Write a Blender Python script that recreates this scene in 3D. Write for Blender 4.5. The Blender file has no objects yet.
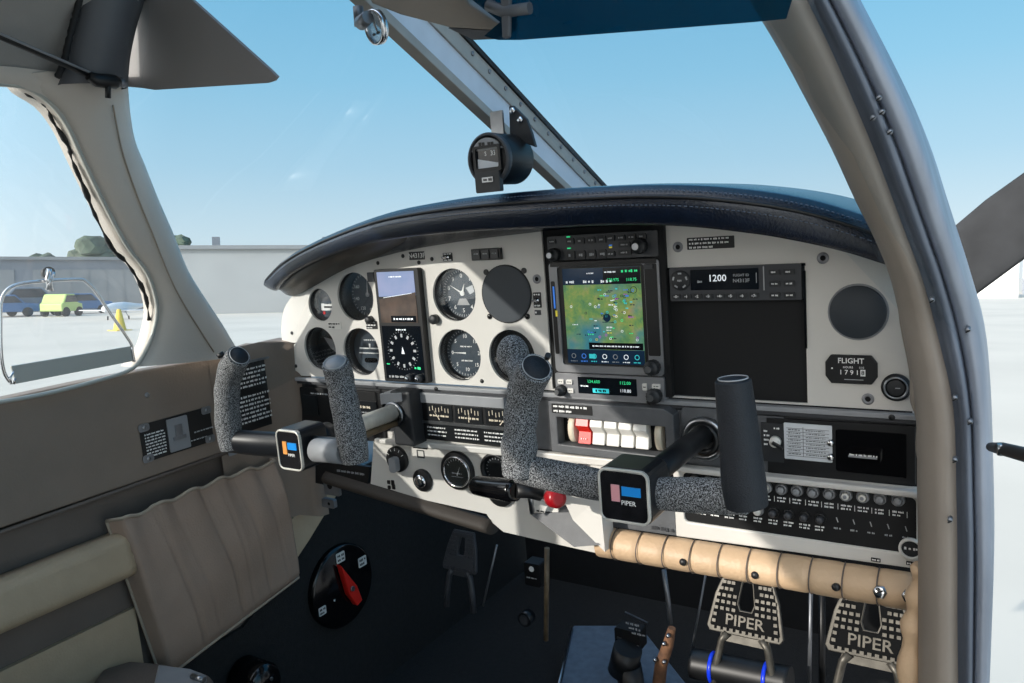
import bpy, bmesh, math, random
from mathutils import Vector, Matrix, Euler
from mathutils.geometry import tessellate_polygon
random.seed(7)
SC = bpy.context.scene
COL = SC.collection
PI = math.pi
# ------------------------------------------------------------------ camera model
F = 800.0
def _rot(a, b, c):
    Rx = Matrix(((1,0,0),(0,math.cos(a),-math.sin(a)),(0,math.sin(a),math.cos(a))))
    Ry = Matrix(((math.cos(b),0,math.sin(b)),(0,1,0),(-math.sin(b),0,math.cos(b))))
    Rz = Matrix(((math.cos(c),-math.sin(c),0),(math.sin(c),math.cos(c),0),(0,0,1)))
    return Rz @ Rx @ Ry
RC = _rot(math.radians(8.7256), math.radians(-33.388), math.radians(4.526))
RT = RC.transposed()
def ray(px, py):
    d = RT @ Vector(((px-512)/F, (341.5-py)/F, -1.0))
    return Vector((d[0], -d[2], d[1]))
def UY(px, py, Y): d = ray(px, py); return d*(Y/d.y)
def UX(px, py, X): d = ray(px, py); return d*(X/d.x)
def UZ(px, py, Z): d = ray(px, py); return d*(Z/d.z)
def UF(px, py, g):
    """first point along the ray where g changes sign"""
    d = ray(px, py); t0 = 0.05; s0 = g(d*t0)
    t = t0
    while t < 6:
        t += .02
        s = g(d*t)
        if (s > 0) != (s0 > 0):
            a, b = t-.02, t
            for _ in range(30):
                m = (a+b)/2
                if (g(d*m) > 0) != (s0 > 0): b = m
                else: a = m
            return d*b
    return d
XC = -.585
def hw(z): return .53 if z < -.18 else .53-.30*(z+.18)
def UWL(px, py, inset=0): return UF(px, py, lambda p: p.x-(XC-hw(p.z)+inset))
YP = .9465
def Q(px, py, Y=YP):
    p = UY(px, py, Y); return p.x, p.z
# ------------------------------------------------------------------ materials
def lin(c):
    c = c/255.0
    return c/12.92 if c <= .04045 else ((c+.055)/1.055)**2.4
def rgb(h):
    if isinstance(h, str):
        return (lin(int(h[0:2],16)), lin(int(h[2:4],16)), lin(int(h[4:6],16)), 1)
    return (*h, 1)
MATS = {}
def mat(name, col, rough=.5, metal=0, var=.0, vscale=30, bump=0, bscale=200, emit=0, coat=0, spec=.5, col2=None, stretch=None, thr=None):
    m = bpy.data.materials.new(name); m.use_nodes = True
    nt = m.node_tree; N = nt.nodes; L = nt.links
    b = N['Principled BSDF']
    c = rgb(col)
    b.inputs['Base Color'].default_value = c
    b.inputs['Roughness'].default_value = rough
    b.inputs['Metallic'].default_value = metal
    b.inputs['Specular IOR Level'].default_value = spec
    if coat: b.inputs['Coat Weight'].default_value = coat; b.inputs['Coat Roughness'].default_value = .15
    tc = N.new('ShaderNodeTexCoord')
    src = tc.outputs['Object']
    if stretch:
        mp = N.new('ShaderNodeMapping'); mp.inputs['Scale'].default_value = stretch
        L.new(src, mp.inputs['Vector']); src = mp.outputs['Vector']
    if var or col2:
        n = N.new('ShaderNodeTexNoise'); n.inputs['Scale'].default_value = vscale; n.inputs['Detail'].default_value = 5
        L.new(src, n.inputs['Vector'])
        r = N.new('ShaderNodeValToRGB')
        lo, hi = thr or (.3, .7)
        r.color_ramp.elements[0].position = lo; r.color_ramp.elements[1].position = hi
        if col2: a, z = c, rgb(col2)
        else:
            a = tuple(max(0, x*(1-var)) for x in c[:3])+(1,); z = tuple(min(1, x*(1+var)) for x in c[:3])+(1,)
        r.color_ramp.elements[0].color = a; r.color_ramp.elements[1].color = z
        L.new(n.outputs['Fac'], r.inputs['Fac']); L.new(r.outputs['Color'], b.inputs['Base Color'])
        if emit: L.new(r.outputs['Color'], b.inputs['Emission Color'])
    if emit:
        if not (var or col2): b.inputs['Emission Color'].default_value = c
        b.inputs['Emission Strength'].default_value = emit
    if bump:
        n2 = N.new('ShaderNodeTexNoise'); n2.inputs['Scale'].default_value = bscale; n2.inputs['Detail'].default_value = 3
        L.new(src, n2.inputs['Vector'])
        bp = N.new('ShaderNodeBump'); bp.inputs['Strength'].default_value = bump; bp.inputs['Distance'].default_value = .002
        L.new(n2.outputs['Fac'], bp.inputs['Height']); L.new(bp.outputs['Normal'], b.inputs['Normal'])
    MATS[name] = m
    return m
def glassmat(name, tint, alpha, rough=.02, haze=None, hazeamt=0):
    """thin pane: mostly clear, a little gloss, optional grime that scatters"""
    m = bpy.data.materials.new(name); m.use_nodes = True
    nt = m.node_tree; N = nt.nodes; L = nt.links
    N.remove(N['Principled BSDF'])
    out = N['Material Output']
    tr = N.new('ShaderNodeBsdfTransparent'); tr.inputs['Color'].default_value = rgb(tint)
    gl = N.new('ShaderNodeBsdfGlossy'); gl.inputs['Roughness'].default_value = rough; gl.inputs['Color'].default_value = (1,1,1,1)
    mx = N.new('ShaderNodeMixShader'); mx.inputs['Fac'].default_value = alpha
    L.new(tr.outputs[0], mx.inputs[1]); L.new(gl.outputs[0], mx.inputs[2])
    last = mx
    if hazeamt:
        df = N.new('ShaderNodeBsdfTranslucent'); df.inputs['Color'].default_value = rgb(haze)
        d2 = N.new('ShaderNodeBsdfDiffuse'); d2.inputs['Color'].default_value = rgb(haze)
        ad = N.new('ShaderNodeMixShader'); L.new(df.outputs[0], ad.inputs[1]); L.new(d2.outputs[0], ad.inputs[2])
        no = N.new('ShaderNodeTexNoise'); no.inputs['Scale'].default_value = 3; no.inputs['Detail'].default_value = 6
        mr = N.new('ShaderNodeMapRange'); mr.inputs['From Min'].default_value = .3; mr.inputs['From Max'].default_value = .8
        mr.inputs['To Min'].default_value = hazeamt*.5; mr.inputs['To Max'].default_value = hazeamt*1.6
        L.new(no.outputs['Fac'], mr.inputs['Value'])
        m2 = N.new('ShaderNodeMixShader'); L.new(mr.outputs[0], m2.inputs['Fac'])
        L.new(mx.outputs[0], m2.inputs[1]); L.new(ad.outputs[0], m2.inputs[2]); last = m2
    L.new(last.outputs[0], out.inputs['Surface'])
    MATS[name] = m
    return m
mat('panel_cream', 'cdcac4', .45, var=.04, vscale=9, bump=.08, bscale=400)
mat('black', '101113', .45, var=.2, vscale=40)
mat('black_matte', '0b0c0e', .8)
mat('pedal_metal', '56534d', .45, metal=.6, var=.3, vscale=60)
mat('rubber', '131415', .95, spec=.12)
mat('black_gloss', '0a0a0c', .15)
mat('dark_plastic', '26282b', .5, bump=.15, bscale=900)
mat('grey_plastic', '56585b', .5, var=.12, vscale=60, bump=.25, bscale=800)
mat('grey_light', '8d8f92', .45, var=.06)
mat('bezel_grey', '3a3c40', .45, bump=.1, bscale=900)
mat('bezel_silver', '8a8b8e', .35, metal=.4)
mat('chrome', 'd8d8da', .12, metal=1)
mat('edge_silver', 'd9d6cd', .35, metal=.35, var=.15, vscale=60)  # pale low-metal silver, bright chrome reflections put into the base colour
mat('steel', '9c9fa3', .3, metal=1, var=.15, vscale=50)
mat('steel_dull', '84878c', .45, metal=.8, var=.25, vscale=25)
mat('white_ink', 'e8e8e6', .6)
mat('grey_ink', 'a9abad', .6)
mat('white_plastic', 'd6d4ce', .4)
mat('ivory', 'd8cdb8', .45)
mat('red_plastic', 'd3261d', .35)
mat('red_dark', '96101a', .3)
mat('lit_white', 'e9eef2', .5, emit=.45)
mat('lit_green', '35d98a', .5, emit=.6)
mat('lit_blue', '3d7bd8', .5, emit=.5)
mat('lit_cyan', '38c8d0', .5, emit=.45)
mat('lit_yellow', 'd6c648', .5, emit=.4)
mat('lit_magenta', 'b04cc0', .5, emit=.4)
mat('screen_black', '0b1016', .12, emit=.15)
mat('screen_navy', '16283c', .12, emit=.5)
mat('screen_sky', '8b8fae', .12, emit=.35, col2='5c7aa0', vscale=12)
mat('screen_earth', '3c3836', .12, emit=.25, col2='5a4c44', vscale=30)
mat('gauge_face', '39444e', .35, var=.15, vscale=30)
mat('gauge_dark', '15181b', .3)
mat('gauge_blank', '2f363d', .55, bump=.2, bscale=1200)
mat('leather_black', '0f1a2b', .26, bump=.5, bscale=420, coat=.25, var=.25, vscale=60)
mat('stitch', '5c6878', .7)
mat('leather_under', '3b362f', .45, bump=.4, bscale=300)
mat('leather_taupe', '857669', .65, var=.07, vscale=14, bump=.3, bscale=260)
mat('leather_taupe_dark', '675c54', .7, var=.08, vscale=14, bump=.3, bscale=260)
mat('pocket_cloth', 'a08a7a', .75, var=.06, vscale=20, bump=.35, bscale=350)
mat('pocket_trim', 'a79887', .7)
mat('armrest_cream', 'b5a085', .6, var=.06, vscale=25, bump=.3, bscale=300)
mat('crash_tan', 'c7a988', .5, var=.08, vscale=16, bump=.35, bscale=260)
mat('trim_taupe', '8c8379', .55, var=.08, vscale=12, bump=.15, bscale=200)
mat('pillar_grey', 'cbc3b9', .5, var=.05, vscale=8, bump=.1, bscale=300)
mat('pillar_dark', '5a5c60', .5, var=.1, vscale=20)
mat('jamb_alu', '6f7886', .4, metal=.55, var=.22, vscale=9, stretch=(3,3,.7))
mat('jamb_light', '939ba8', .4, metal=.45, var=.2, vscale=9, stretch=(3,3,.7))
mat('headliner', '9b9894', .8, var=.06, vscale=20, bump=.3, bscale=500)
mat('carpet_dark', '1a1a1a', .95, var=.25, vscale=120, bump=.8, bscale=500)
mat('carpet_blue', '566473', .95, var=.15, vscale=60, bump=.5, bscale=400)
mat('hinge_grey', 'b4b6b0', .45, metal=.2)
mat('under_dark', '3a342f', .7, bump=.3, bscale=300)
mat('firewall_black', '0c0e11', .8, var=.3, vscale=20)
mat('foam', '17191c', .9, col2='a4a6a8', vscale=800, thr=(.43,.63), bump=.7, bscale=700)
mat('foam_sky_tint', '161b22', .6, var=.3, vscale=500, bump=.4, bscale=700)  # darker copy of the foam, navy of the reflected sky put into its colour
mat('yoke_metal', '15181d', .35, var=.2, vscale=30)
mat('badge_black', '17171a', .25, var=.4, vscale=60, coat=.4)
mat('badge_blue', '1f8ee0', .35)
mat('badge_pink', 'd99aa0', .4)
mat('badge_orange', 'e39a50', .4)
mat('tube_grease', '6a5a45', .4, var=.3, vscale=60)
mat('blue_band', '1238d8', .3)
mat('visor_grey', '85807d', .6, var=.05, vscale=10)
mat('rust', '6b4a33', .8, var=.5, vscale=60)
mat('seal_black', '17181a', .7, bump=.8, bscale=120)
mat('post_white', 'c9d0da', .5, var=.05)
mat('post_grey', '9d9993', .5, var=.1)
mat('paper', 'c8ccd0', .6, var=.05, vscale=60)
mat('hole_dark', '060606', .9)
mat('concrete', 'cfc7ba', .9, var=.07, vscale=.25)
mat('hangar_wall', 'a6a7a6', .8, var=.05, vscale=.4)
mat('hangar_dark', '7b8087', .8, var=.05, vscale=.4)
mat('hangar_roof', '8b8d8e', .8)
mat('far_wall', 'c4c8cc', .8)
mat('far_white', 'e6e6e4', .8)
mat('prop_black', '2c2d2f', .9, var=.25, vscale=14)
mat('paint_white', 'dddfe2', .35)
mat('car_blue', '38618f', .4)
mat('car_grey', '6a7684', .4)
mat('car_green', 'b4c978', .4)
mat('car_glass', '1b242e', .1)
mat('tyre', '17181a', .8)
mat('yellow', 'e3c24a', .6)
mat('tree_green', '4d5a4c', .9, var=.4, vscale=1)
glassmat('windshield_glass', 'f4f8fa', .035, haze='dfe8ee', hazeamt=.03)
glassmat('side_glass', 'f2f5f6', .04, haze='e4e8ea', hazeamt=.10)
glassmat('gauge_glass', 'ffffff', .05, rough=.03)
glassmat('visor_blue', '1c7f8f', .05, rough=.08, haze='155a78', hazeamt=.3)
glassmat('clear_plastic', 'dfe4e6', .12, rough=.1, haze='d5d9db', hazeamt=.3)
def mapmat():
    m = bpy.data.materials.new('moving_map'); m.use_nodes = True
    nt = m.node_tree; N = nt.nodes; L = nt.links; b = N['Principled BSDF']
    tc = N.new('ShaderNodeTexCoord')
    n = N.new('ShaderNodeTexNoise'); n.inputs['Scale'].default_value = 40; n.inputs['Detail'].default_value = 9; n.inputs['Roughness'].default_value = .7
    L.new(tc.outputs['Object'], n.inputs['Vector'])
    r = N.new('ShaderNodeValToRGB'); e = r.color_ramp.elements
    e[0].position = .28; e[0].color = rgb('3d6450'); e[1].position = .75; e[1].color = rgb('a9865c')
    for p, c in ((.42,'5a8354'),(.52,'77904f'),(.62,'99935a')):
        k = e.new(p); k.color = rgb(c)
    L.new(n.outputs['Fac'], r.inputs['Fac'])
    n2 = N.new('ShaderNodeTexNoise'); n2.inputs['Scale'].default_value = 18; L.new(tc.outputs['Object'], n2.inputs['Vector'])
    mr = N.new('ShaderNodeMapRange'); mr.inputs['From Min'].default_value = .5; mr.inputs['From Max'].default_value = .66
    L.new(n2.outputs['Fac'], mr.inputs['Value'])
    mx = N.new('ShaderNodeMix'); mx.data_type = 'RGBA'
    L.new(mr.outputs[0], mx.inputs['Factor']); L.new(r.outputs['Color'], mx.inputs['A']); mx.inputs['B'].default_value = rgb('3c7884')
    L.new(mx.outputs['Result'], b.inputs['Base Color']); L.new(mx.outputs['Result'], b.inputs['Emission Color'])
    b.inputs['Emission Strength'].default_value = .55; b.inputs['Roughness'].default_value = .2
    MATS['moving_map'] = m
mapmat()
# ------------------------------------------------------------------ builder
PANEL = Matrix(((1,0,0,0),(0,0,-1,YP),(0,1,0,0),(0,0,0,1)))       # u=X  v=Z  w=-Y
def panel_at(Y): return Matrix(((1,0,0,0),(0,0,-1,Y),(0,1,0,0),(0,0,0,1)))
def wall_at(X): return Matrix(((0,0,1,X),(1,0,0,0),(0,1,0,0),(0,0,0,1)))   # u=Y v=Z w=X
IDM = Matrix.Identity(4)
def frame(o, u, v):
    u = Vector(u).normalized(); w = u.cross(Vector(v)).normalized(); v = w.cross(u)
    return Matrix(((u.x,v.x,w.x,o[0]),(u.y,v.y,w.y,o[1]),(u.z,v.z,w.z,o[2]),(0,0,0,1)))
FONT = None
class B:
    def __init__(s, M=IDM, m='black'):
        s.bm = bmesh.new(); s.M = M; s.mats = []; s.cur = m
    def m(s, name): s.cur = name; return s
    def mi(s):
        if s.cur not in s.mats: s.mats.append(s.cur)
        return s.mats.index(s.cur)
    def v(s, u, v, w): return s.bm.verts.new(s.M @ Vector((u, v, w)))
    def f(s, vs, smooth=False):
        try: fc = s.bm.faces.new(vs)
        except ValueError: return None
        fc.material_index = s.mi(); fc.smooth = smooth; return fc
    def box(s, u, v, w, su, sv, sw, rz=0):
        c, n = math.cos(rz), math.sin(rz); P = []
        for a in (-.5,.5):
            for b_ in (-.5,.5):
                for d in (-.5,.5):
                    x, y = a*su, b_*sv
                    P.append(s.v(u+c*x-n*y, v+n*x+c*y, w+d*sw))
        for q in ((0,1,3,2),(4,6,7,5),(0,4,5,1),(2,3,7,6),(0,2,6,4),(1,5,7,3)): s.f([P[i] for i in q])
        return s
    def poly(s, pts, w0, w1, holes=(), smooth=False):
        loops = [list(pts)]+[list(h) for h in holes]
        tess = tessellate_polygon([[Vector((a, b_, 0)) for a, b_ in lp] for lp in loops])
        flat = [p for lp in loops for p in lp]
        bot = [s.v(a, b_, w0) for a, b_ in flat]; top = [s.v(a, b_, w1) for a, b_ in flat]
        for t in tess:
            a, b_, c = (flat[i] for i in t)
            ar = (b_[0]-a[0])*(c[1]-a[1])-(c[0]-a[0])*(b_[1]-a[1])
            if abs(ar) < 1e-14: continue
            t = t if ar > 0 else t[::-1]
            s.f([top[i] for i in t]); s.f([bot[i] for i in t[::-1]])
        k = 0
        for lp in loops:
            n = len(lp)
            ar = sum(lp[i][0]*lp[(i+1) % n][1]-lp[(i+1) % n][0]*lp[i][1] for i in range(n))
            outer = (k == 0)
            for i in range(n):
                a, b_ = k+i, k+(i+1) % n
                q = [bot[a], bot[b_], top[b_], top[a]]
                if (ar > 0) != outer: q.reverse()
                s.f(q, smooth)
            k += n
        return s
    def rr(s, u, v, su, sv, r, w0, w1, holes=(), rz=0): return s.poly(rrect(u, v, su, sv, r, rz), w0, w1, holes)
    def cyl(s, u, v, r, w0, w1, n=32, r2=None, ry=1): return s.lathe(u, v, [(r, w0), (r if r2 is None else r2, w1)], n, ry=ry)
    def lathe(s, u, v, prof, n=32, caps=True, ry=1, smooth=True):
        R = []
        for r, w in prof:
            if r < 1e-6: R.append([s.v(u, v, w)])
            else: R.append([s.v(u+r*math.cos(2*PI*i/n), v+ry*r*math.sin(2*PI*i/n), w) for i in range(n)])
        for A, C in zip(R, R[1:]):
            for i in range(n):
                j = (i+1) % n
                if len(A) == 1 and len(C) == 1: continue
                if len(A) == 1: s.f([A[0], C[j], C[i]][::-1], smooth)
                elif len(C) == 1: s.f([A[i], A[j], C[0]], smooth)
                else: s.f([A[i], A[j], C[j], C[i]], smooth)
        if caps:
            if len(R[0]) > 1: s.f(R[0][::-1])
            if len(R[-1]) > 1: s.f(R[-1])
        return s
    def ring(s, u, v, r0, r1, w0, w1, n=40):
        return s.lathe_closed(u, v, [(r1, w0), (r1, w1), (r0, w1), (r0, w0)], n)
    def lathe_closed(s, u, v, prof, n=40):
        R = [[s.v(u+r*math.cos(2*PI*i/n), v+r*math.sin(2*PI*i/n), w) for i in range(n)] for r, w in prof]
        R.append(R[0])
        for A, C in zip(R, R[1:]):
            for i in range(n):
                j = (i+1) % n; s.f([A[i], A[j], C[j], C[i]], True)
        return s
    def tube(s, pts, r, n=12, caps=True, sq=None):
        """pts in local coords; r float or list; sq=(a,b) elliptic factors"""
        P = [Vector(p) for p in pts]; rs = r if isinstance(r, (list, tuple)) else [r]*len(P)
        up = None; R = []
        for i, p in enumerate(P):
            t = (P[min(i+1, len(P)-1)]-P[max(i-1, 0)]).normalized()
            if up is None:
                up = Vector((0,0,1)) if abs(t.z) < .9 else Vector((1,0,0))
            a = t.cross(up).normalized(); up = a.cross(t).normalized()
            fa, fb = sq or (1, 1)
            R.append([s.v(*(p+a*(rs[i]*fa*math.cos(2*PI*k/n))+up*(rs[i]*fb*math.sin(2*PI*k/n)))) for k in range(n)])
        for A, C in zip(R, R[1:]):
            for k in range(n):
                j = (k+1) % n; s.f([A[k], C[k], C[j], A[j]], True)
        if caps: s.f(R[0]); s.f(R[-1][::-1])
        return s
    def grid(s, rows, smooth=True, flip=False):
        V = [[s.v(*p) for p in r] for r in rows]
        for A, C in zip(V, V[1:]):
            for i in range(len(A)-1):
                q = [A[i], A[i+1], C[i+1], C[i]]
                s.f(q[::-1] if flip else q, smooth)
        return s
    def loft(s, secs, smooth=True, caps=True):
        """closed sections (lists of equal length) -> skin"""
        R = [[s.v(*p) for p in c] for c in secs]; n = len(R[0])
        for A, C in zip(R, R[1:]):
            for k in range(n):
                j = (k+1) % n; s.f([A[k], A[j], C[j], C[k]], smooth)
        if caps: s.f(R[0][::-1]); s.f(R[-1])
        return s
    def text(s, txt, u, v, w, size, align='CENTER', th=.0002, rz=0, sx=1):
        cu = bpy.data.curves.new('t', 'FONT'); cu.body = txt; cu.size = size; cu.align_x = align; cu.align_y = 'CENTER'
        cu.resolution_u = 2; cu.offset = size*.012
        o = bpy.data.objects.new('t', cu); COL.objects.link(o)
        me = o.to_mesh() if False else bpy.data.meshes.new_from_object(o.evaluated_get(bpy.context.evaluated_depsgraph_get()))
        bpy.data.objects.remove(o); bpy.data.curves.remove(cu)
        c, n = math.cos(rz), math.sin(rz); mi = s.mi()
        vs = [s.v(u+c*p.co.x*sx-n*p.co.y, v+n*p.co.x*sx+c*p.co.y, w+th) for p in me.vertices]
        for p in me.polygons:
            try: f = s.bm.faces.new([vs[i] for i in p.vertices]); f.material_index = mi
            except ValueError: pass
        bpy.data.meshes.remove(me)
        return s
    def dashes(s, u0, u1, v, w, h, seed=0, fill=.75, rz=0):
        """a line of print too small to read: short blocks like words"""
        rnd = random.Random(seed*77+int(v*9999)); u = u0; k = h*.8
        while u < u1-k:
            L_ = k*rnd.choice((1.2,2,2.6,3.4)); L_ = min(L_, u1-u)
            n_ = max(1, int(L_/(k*.7)))
            for i in range(n_):
                uu = u+(i+.5)*L_/n_
                s.box(uu, v+rz*(uu-u0)+rnd.uniform(-.06,.06)*h, w, L_/n_*.78, h*rnd.choice((.7,.85,1)), .0003)
            u += L_+k*.7
        return s
    def done(s, name, parent=None, bevel=0, label=None, cat=None, group=None, kind=None, seg=2, smooth_angle=None, recalc=False):
        bm = s.bm
        if recalc: bmesh.ops.recalc_face_normals(bm, faces=bm.faces)
        lo = Vector((min(v.co.x for v in bm.verts), min(v.co.y for v in bm.verts), min(v.co.z for v in bm.verts)))
        hi = Vector((max(v.co.x for v in bm.verts), max(v.co.y for v in bm.verts), max(v.co.z for v in bm.verts)))
        c = (lo+hi)/2
        for v in bm.verts: v.co -= c
        me = bpy.data.meshes.new(name); bm.to_mesh(me); bm.free()
        for k in s.mats: me.materials.append(MATS[k])
        o = bpy.data.objects.new(name, me); COL.objects.link(o)
        if parent:
            o.parent = parent; q = c.copy(); p = parent
            while p: q -= p.location; p = p.parent
            o.location = q
        else: o.location = c
        if bevel:
            md = o.modifiers.new('bevel', 'BEVEL'); md.width = bevel; md.segments = seg; md.limit_method = 'ANGLE'; md.angle_limit = math.radians(50)
            md.harden_normals = False
        if label: o['label'] = label
        if cat: o['category'] = cat
        if group: o['group'] = group
        if kind: o['kind'] = kind
        return o
def rrect(u, v, su, sv, r, rz=0, n=5):
    r = min(r, su/2-1e-5, sv/2-1e-5); P = []
    for cx, cy, a0 in ((su/2-r, sv/2-r, 0), (-su/2+r, sv/2-r, PI/2), (-su/2+r, -sv/2+r, PI), (su/2-r, -sv/2+r, 1.5*PI)):
        for i in range(n):
            a = a0+PI/2*i/(n-1); P.append((cx+r*math.cos(a), cy+r*math.sin(a)))
    c, s_ = math.cos(rz), math.sin(rz)
    return [(u+c*x-s_*y, v+s_*x+c*y) for x, y in P]
def circ(u, v, r, n=40): return [(u+r*math.cos(2*PI*i/n), v+r*math.sin(2*PI*i/n)) for i in range(n)]
def T(name, label, cat, loc, group=None):
    o = bpy.data.objects.new(name, None); COL.objects.link(o); o.location = loc; o.empty_display_size = .02
    o['label'] = label; o['category'] = cat
    if group: o['group'] = group
    return o
def spl(P, n=8):
    """Catmull-Rom through points (tuples any dim)"""
    out = []; P = [tuple(p) for p in P]
    for i in range(len(P)-1):
        p0 = P[max(i-1, 0)]; p1 = P[i]; p2 = P[i+1]; p3 = P[min(i+2, len(P)-1)]
        for k in range(n):
            t = k/n
            out.append(tuple(.5*((2*b_)+(-a+c)*t+(2*a-5*b_+4*c-d)*t*t+(-a+3*b_-3*c+d)*t**3) for a, b_, c, d in zip(p0, p1, p2, p3)))
    out.append(P[-1]); return out
def screw_into(b, u, v, r=.0028, w=0, m='black'):
    b.m(m).lathe(u, v, [(r, w), (r, w+.0008), (r*.7, w+.0014), (0, w+.0015)], 12)
# ================================================================== INSTRUMENT PANEL
ip = T('instrument_panel', 'cream painted metal instrument panel sheet under the black padded cowl', 'instrument panel', (XC, YP, -.24))
outline_px = [(301,374.5),(291,366),(284.5,352),(281.5,335),(282,318),(286,305),(296,292),(312,279),(335,266)]
out = [Q(*p) for p in outline_px]
zb = -.2425
left = spl(out, 4)
left[0] = (left[0][0], zb)
P_out = [(-.098, zb)]
P_out += [(-.098, -.12), (-.112, -.07), (-.15, -.04), (-.22, -.012), (-.32, .004), (-.45, .012), (-.58, .008), (-.70, -.005), (-.80, -.022), (-.88, -.038)]
P_out += [p for p in left[::-1]]
COLS = {'a': -1.008, 'b': -.921, 'c': -.7205, 'd': -.6265}
R1, R2 = -.1055, -.1965
sg = Q(320, 305); lg = (Q(320, 350)[0], Q(320, 350)[1]+.002)
holes = [circ(COLS['b'], R1, .0395), circ(COLS['b'], R2, .0395), circ(COLS['c'], R1, .0395), circ(COLS['c'], R2, .0395),
         circ(COLS['d'], R1, .0395), circ(COLS['d'], R2, .0395), circ(sg[0], sg[1], .0275), circ(lg[0], lg[1], .0375)]
sx0, sx1 = -.562, -.3895
holes.append([(sx0, -.012), (sx1, -.012), (sx1, zb+.002), (sx0, zb+.002)])
bx1 = Q(806, 330)[0]; bz1 = Q(740, 266)[1]
holes.append([(sx1+.0015, zb+.002), (sx1+.0015, bz1), (bx1, bz1), (bx1, zb+.002)])
b = B(PANEL, 'panel_cream'); b.poly(P_out, -.004, 0, holes)
b.done('panel_sheet', ip)
# dark inner housing behind the openings
b = B(PANEL, 'hole_dark')
b.poly([(-1.08, zb-.005), (-.10, zb-.005), (-.10, -.05), (-.3, -.0), (-.6, .0), (-.85, -.05), (-1.05, -.12)], -.075, -.07)
b.done('back_plate', ip)
# screws and studs of the sheet
for px, py in ((291,293),(292,333),(378,263),(403,256),(432,259),(419,262.5),(296,366),(482,381),(566,237)):
    b = B(PANEL); u, v = Q(px, py); screw_into(b, u, v, .0032); b.done('panel_screw', ip)
for px, py in ((678,247),(823,258),(868,399),(537,279)):
    b = B(PANEL, 'bezel_silver'); u, v = Q(px, py)
    b.ring(u, v, .003, .0065, 0, .001); b.m('hole_dark').cyl(u, v, .0036, -.0005, .0008, 16); b.done('rubber_stud', ip)
# ------------------------------------------------------------------ gauges
def gauge(name, label, cat, u, v, r, depth, face='gauge_face', marks=None, knob=None, fr=None, lugs=True):
    t = T(name, label, cat, (u, YP, v))
    fr = fr or r
    b = B(PANEL, 'black'); b.lathe_closed(u, v, [(r+.004, -depth-.004), (r+.004, -.0045), (r*.985, -.0045), (fr*.93, -depth+.001), (fr*.93, -depth-.004)])
    b.done('case', t)
    b = B(PANEL, face); b.cyl(u, v, fr*.95, -depth-.003, -depth, 40)
    b.m('white_ink')
    if marks: marks(b, u, v, fr*.9, -depth+.0002)
    b.done('dial', t)
    b = B(PANEL, 'gauge_glass'); b.cyl(u, v, r*.97, -.0075, -.007, 40); b.done('glass', t)
    if knob:
        ku, kv, kr = knob
        b = B(PANEL, 'dark_plastic'); b.lathe(u+ku, v+kv, [(kr, 0), (kr, .008), (kr*.85, .010), (0, .0105)], 20); b.done('knob', t)
    return t
def ticks(b, u, v, r, w, a0=0, a1=360, n=12, L=.12, th=.0009):
    for i in range(n):
        a = math.radians(a0+(a1-a0)*i/(n if a1-a0 == 360 else n-1))
        b.box(u+math.sin(a)*r*(1-L/2), v+math.cos(a)*r*(1-L/2), w, th, r*L, .0003, -a)
def needle(b, u, v, r, w, ang, th=.0016):
    a = math.radians(ang)
    b.poly([(u-math.cos(a)*th, v+math.sin(a)*th), (u+math.cos(a)*th, v-math.sin(a)*th), (u+math.sin(a)*r, v+math.cos(a)*r)][::1], w, w+.0004)
def nums(b, u, v, r, w, L_, a0, a1, size):
    for i, t in enumerate(L_):
        a = math.radians(a0+(a1-a0)*i/max(1, len(L_)-1)); b.text(t, u+math.sin(a)*r, v+math.cos(a)*r, w, size)
def m_air(b, u, v, r, w):
    ticks(b, u, v, r, w, n=36, L=.10, th=.0005); nums(b, u, v, r*.74, w, ['40','60','80','100','120','140','160'], 30, 300, .008); needle(b, u, v, r*.8, w+.0006, 5, .0012)
    b.m('grey_ink').cyl(u, v, .004, w, w+.001, 16)
def m_alt(b, u, v, r, w):
    ticks(b, u, v, r, w, n=50, L=.09, th=.0005); nums(b, u, v, r*.74, w, list('0123456789'), 0, 324, .009)
    needle(b, u, v, r*.75, w+.0006, 300, .0016); needle(b, u, v, r*.45, w+.0008, 20, .0022); b.cyl(u, v, .004, w, w+.0014, 16)
    b.m('paper').poly([(u+.007, v+.008), (u+.02, v+.012), (u+.022, v+.002), (u+.014, v-.002)], w, w+.0003)
    b.m('grey_ink').poly([(u-.012, v-.018), (u+.012, v-.018), (u+.006, v-.008), (u-.006, v-.008)], w, w+.0003)
def m_vsi(b, u, v, r, w):
    ticks(b, u, v, r, w, n=40, L=.09, th=.0005); nums(b, u, v, r*.72, w, ['0','5','10','15','20','15','10','5'], -90, 225, .008)
    needle(b, u, v, r*.75, w+.0006, -90, .0013); b.dashes(u-.01, u+.012, v+.010, w, .0022, 3); b.dashes(u-.01, u+.012, v-.012, w, .0022, 5)
def m_turn(b, u, v, r, w):
    b.box(u, v+.002, w, r*1.3, .0022, .0008); b.box(u, v+.006, w, .003, .008, .0008); b.box(u, v-.006, w, r*1.0, .0014, .0008)
    b.m('black_gloss').rr(u, v-.018, .028, .008, .004, w, w+.001); b.m('white_ink').box(u-.022, v-.006, w, .006, .0015, .0006); b.box(u+.022, v-.006, w, .006, .0015, .0006)
    b.dashes(u-.012, u+.012, v+.016, w, .002, 4)
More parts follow.
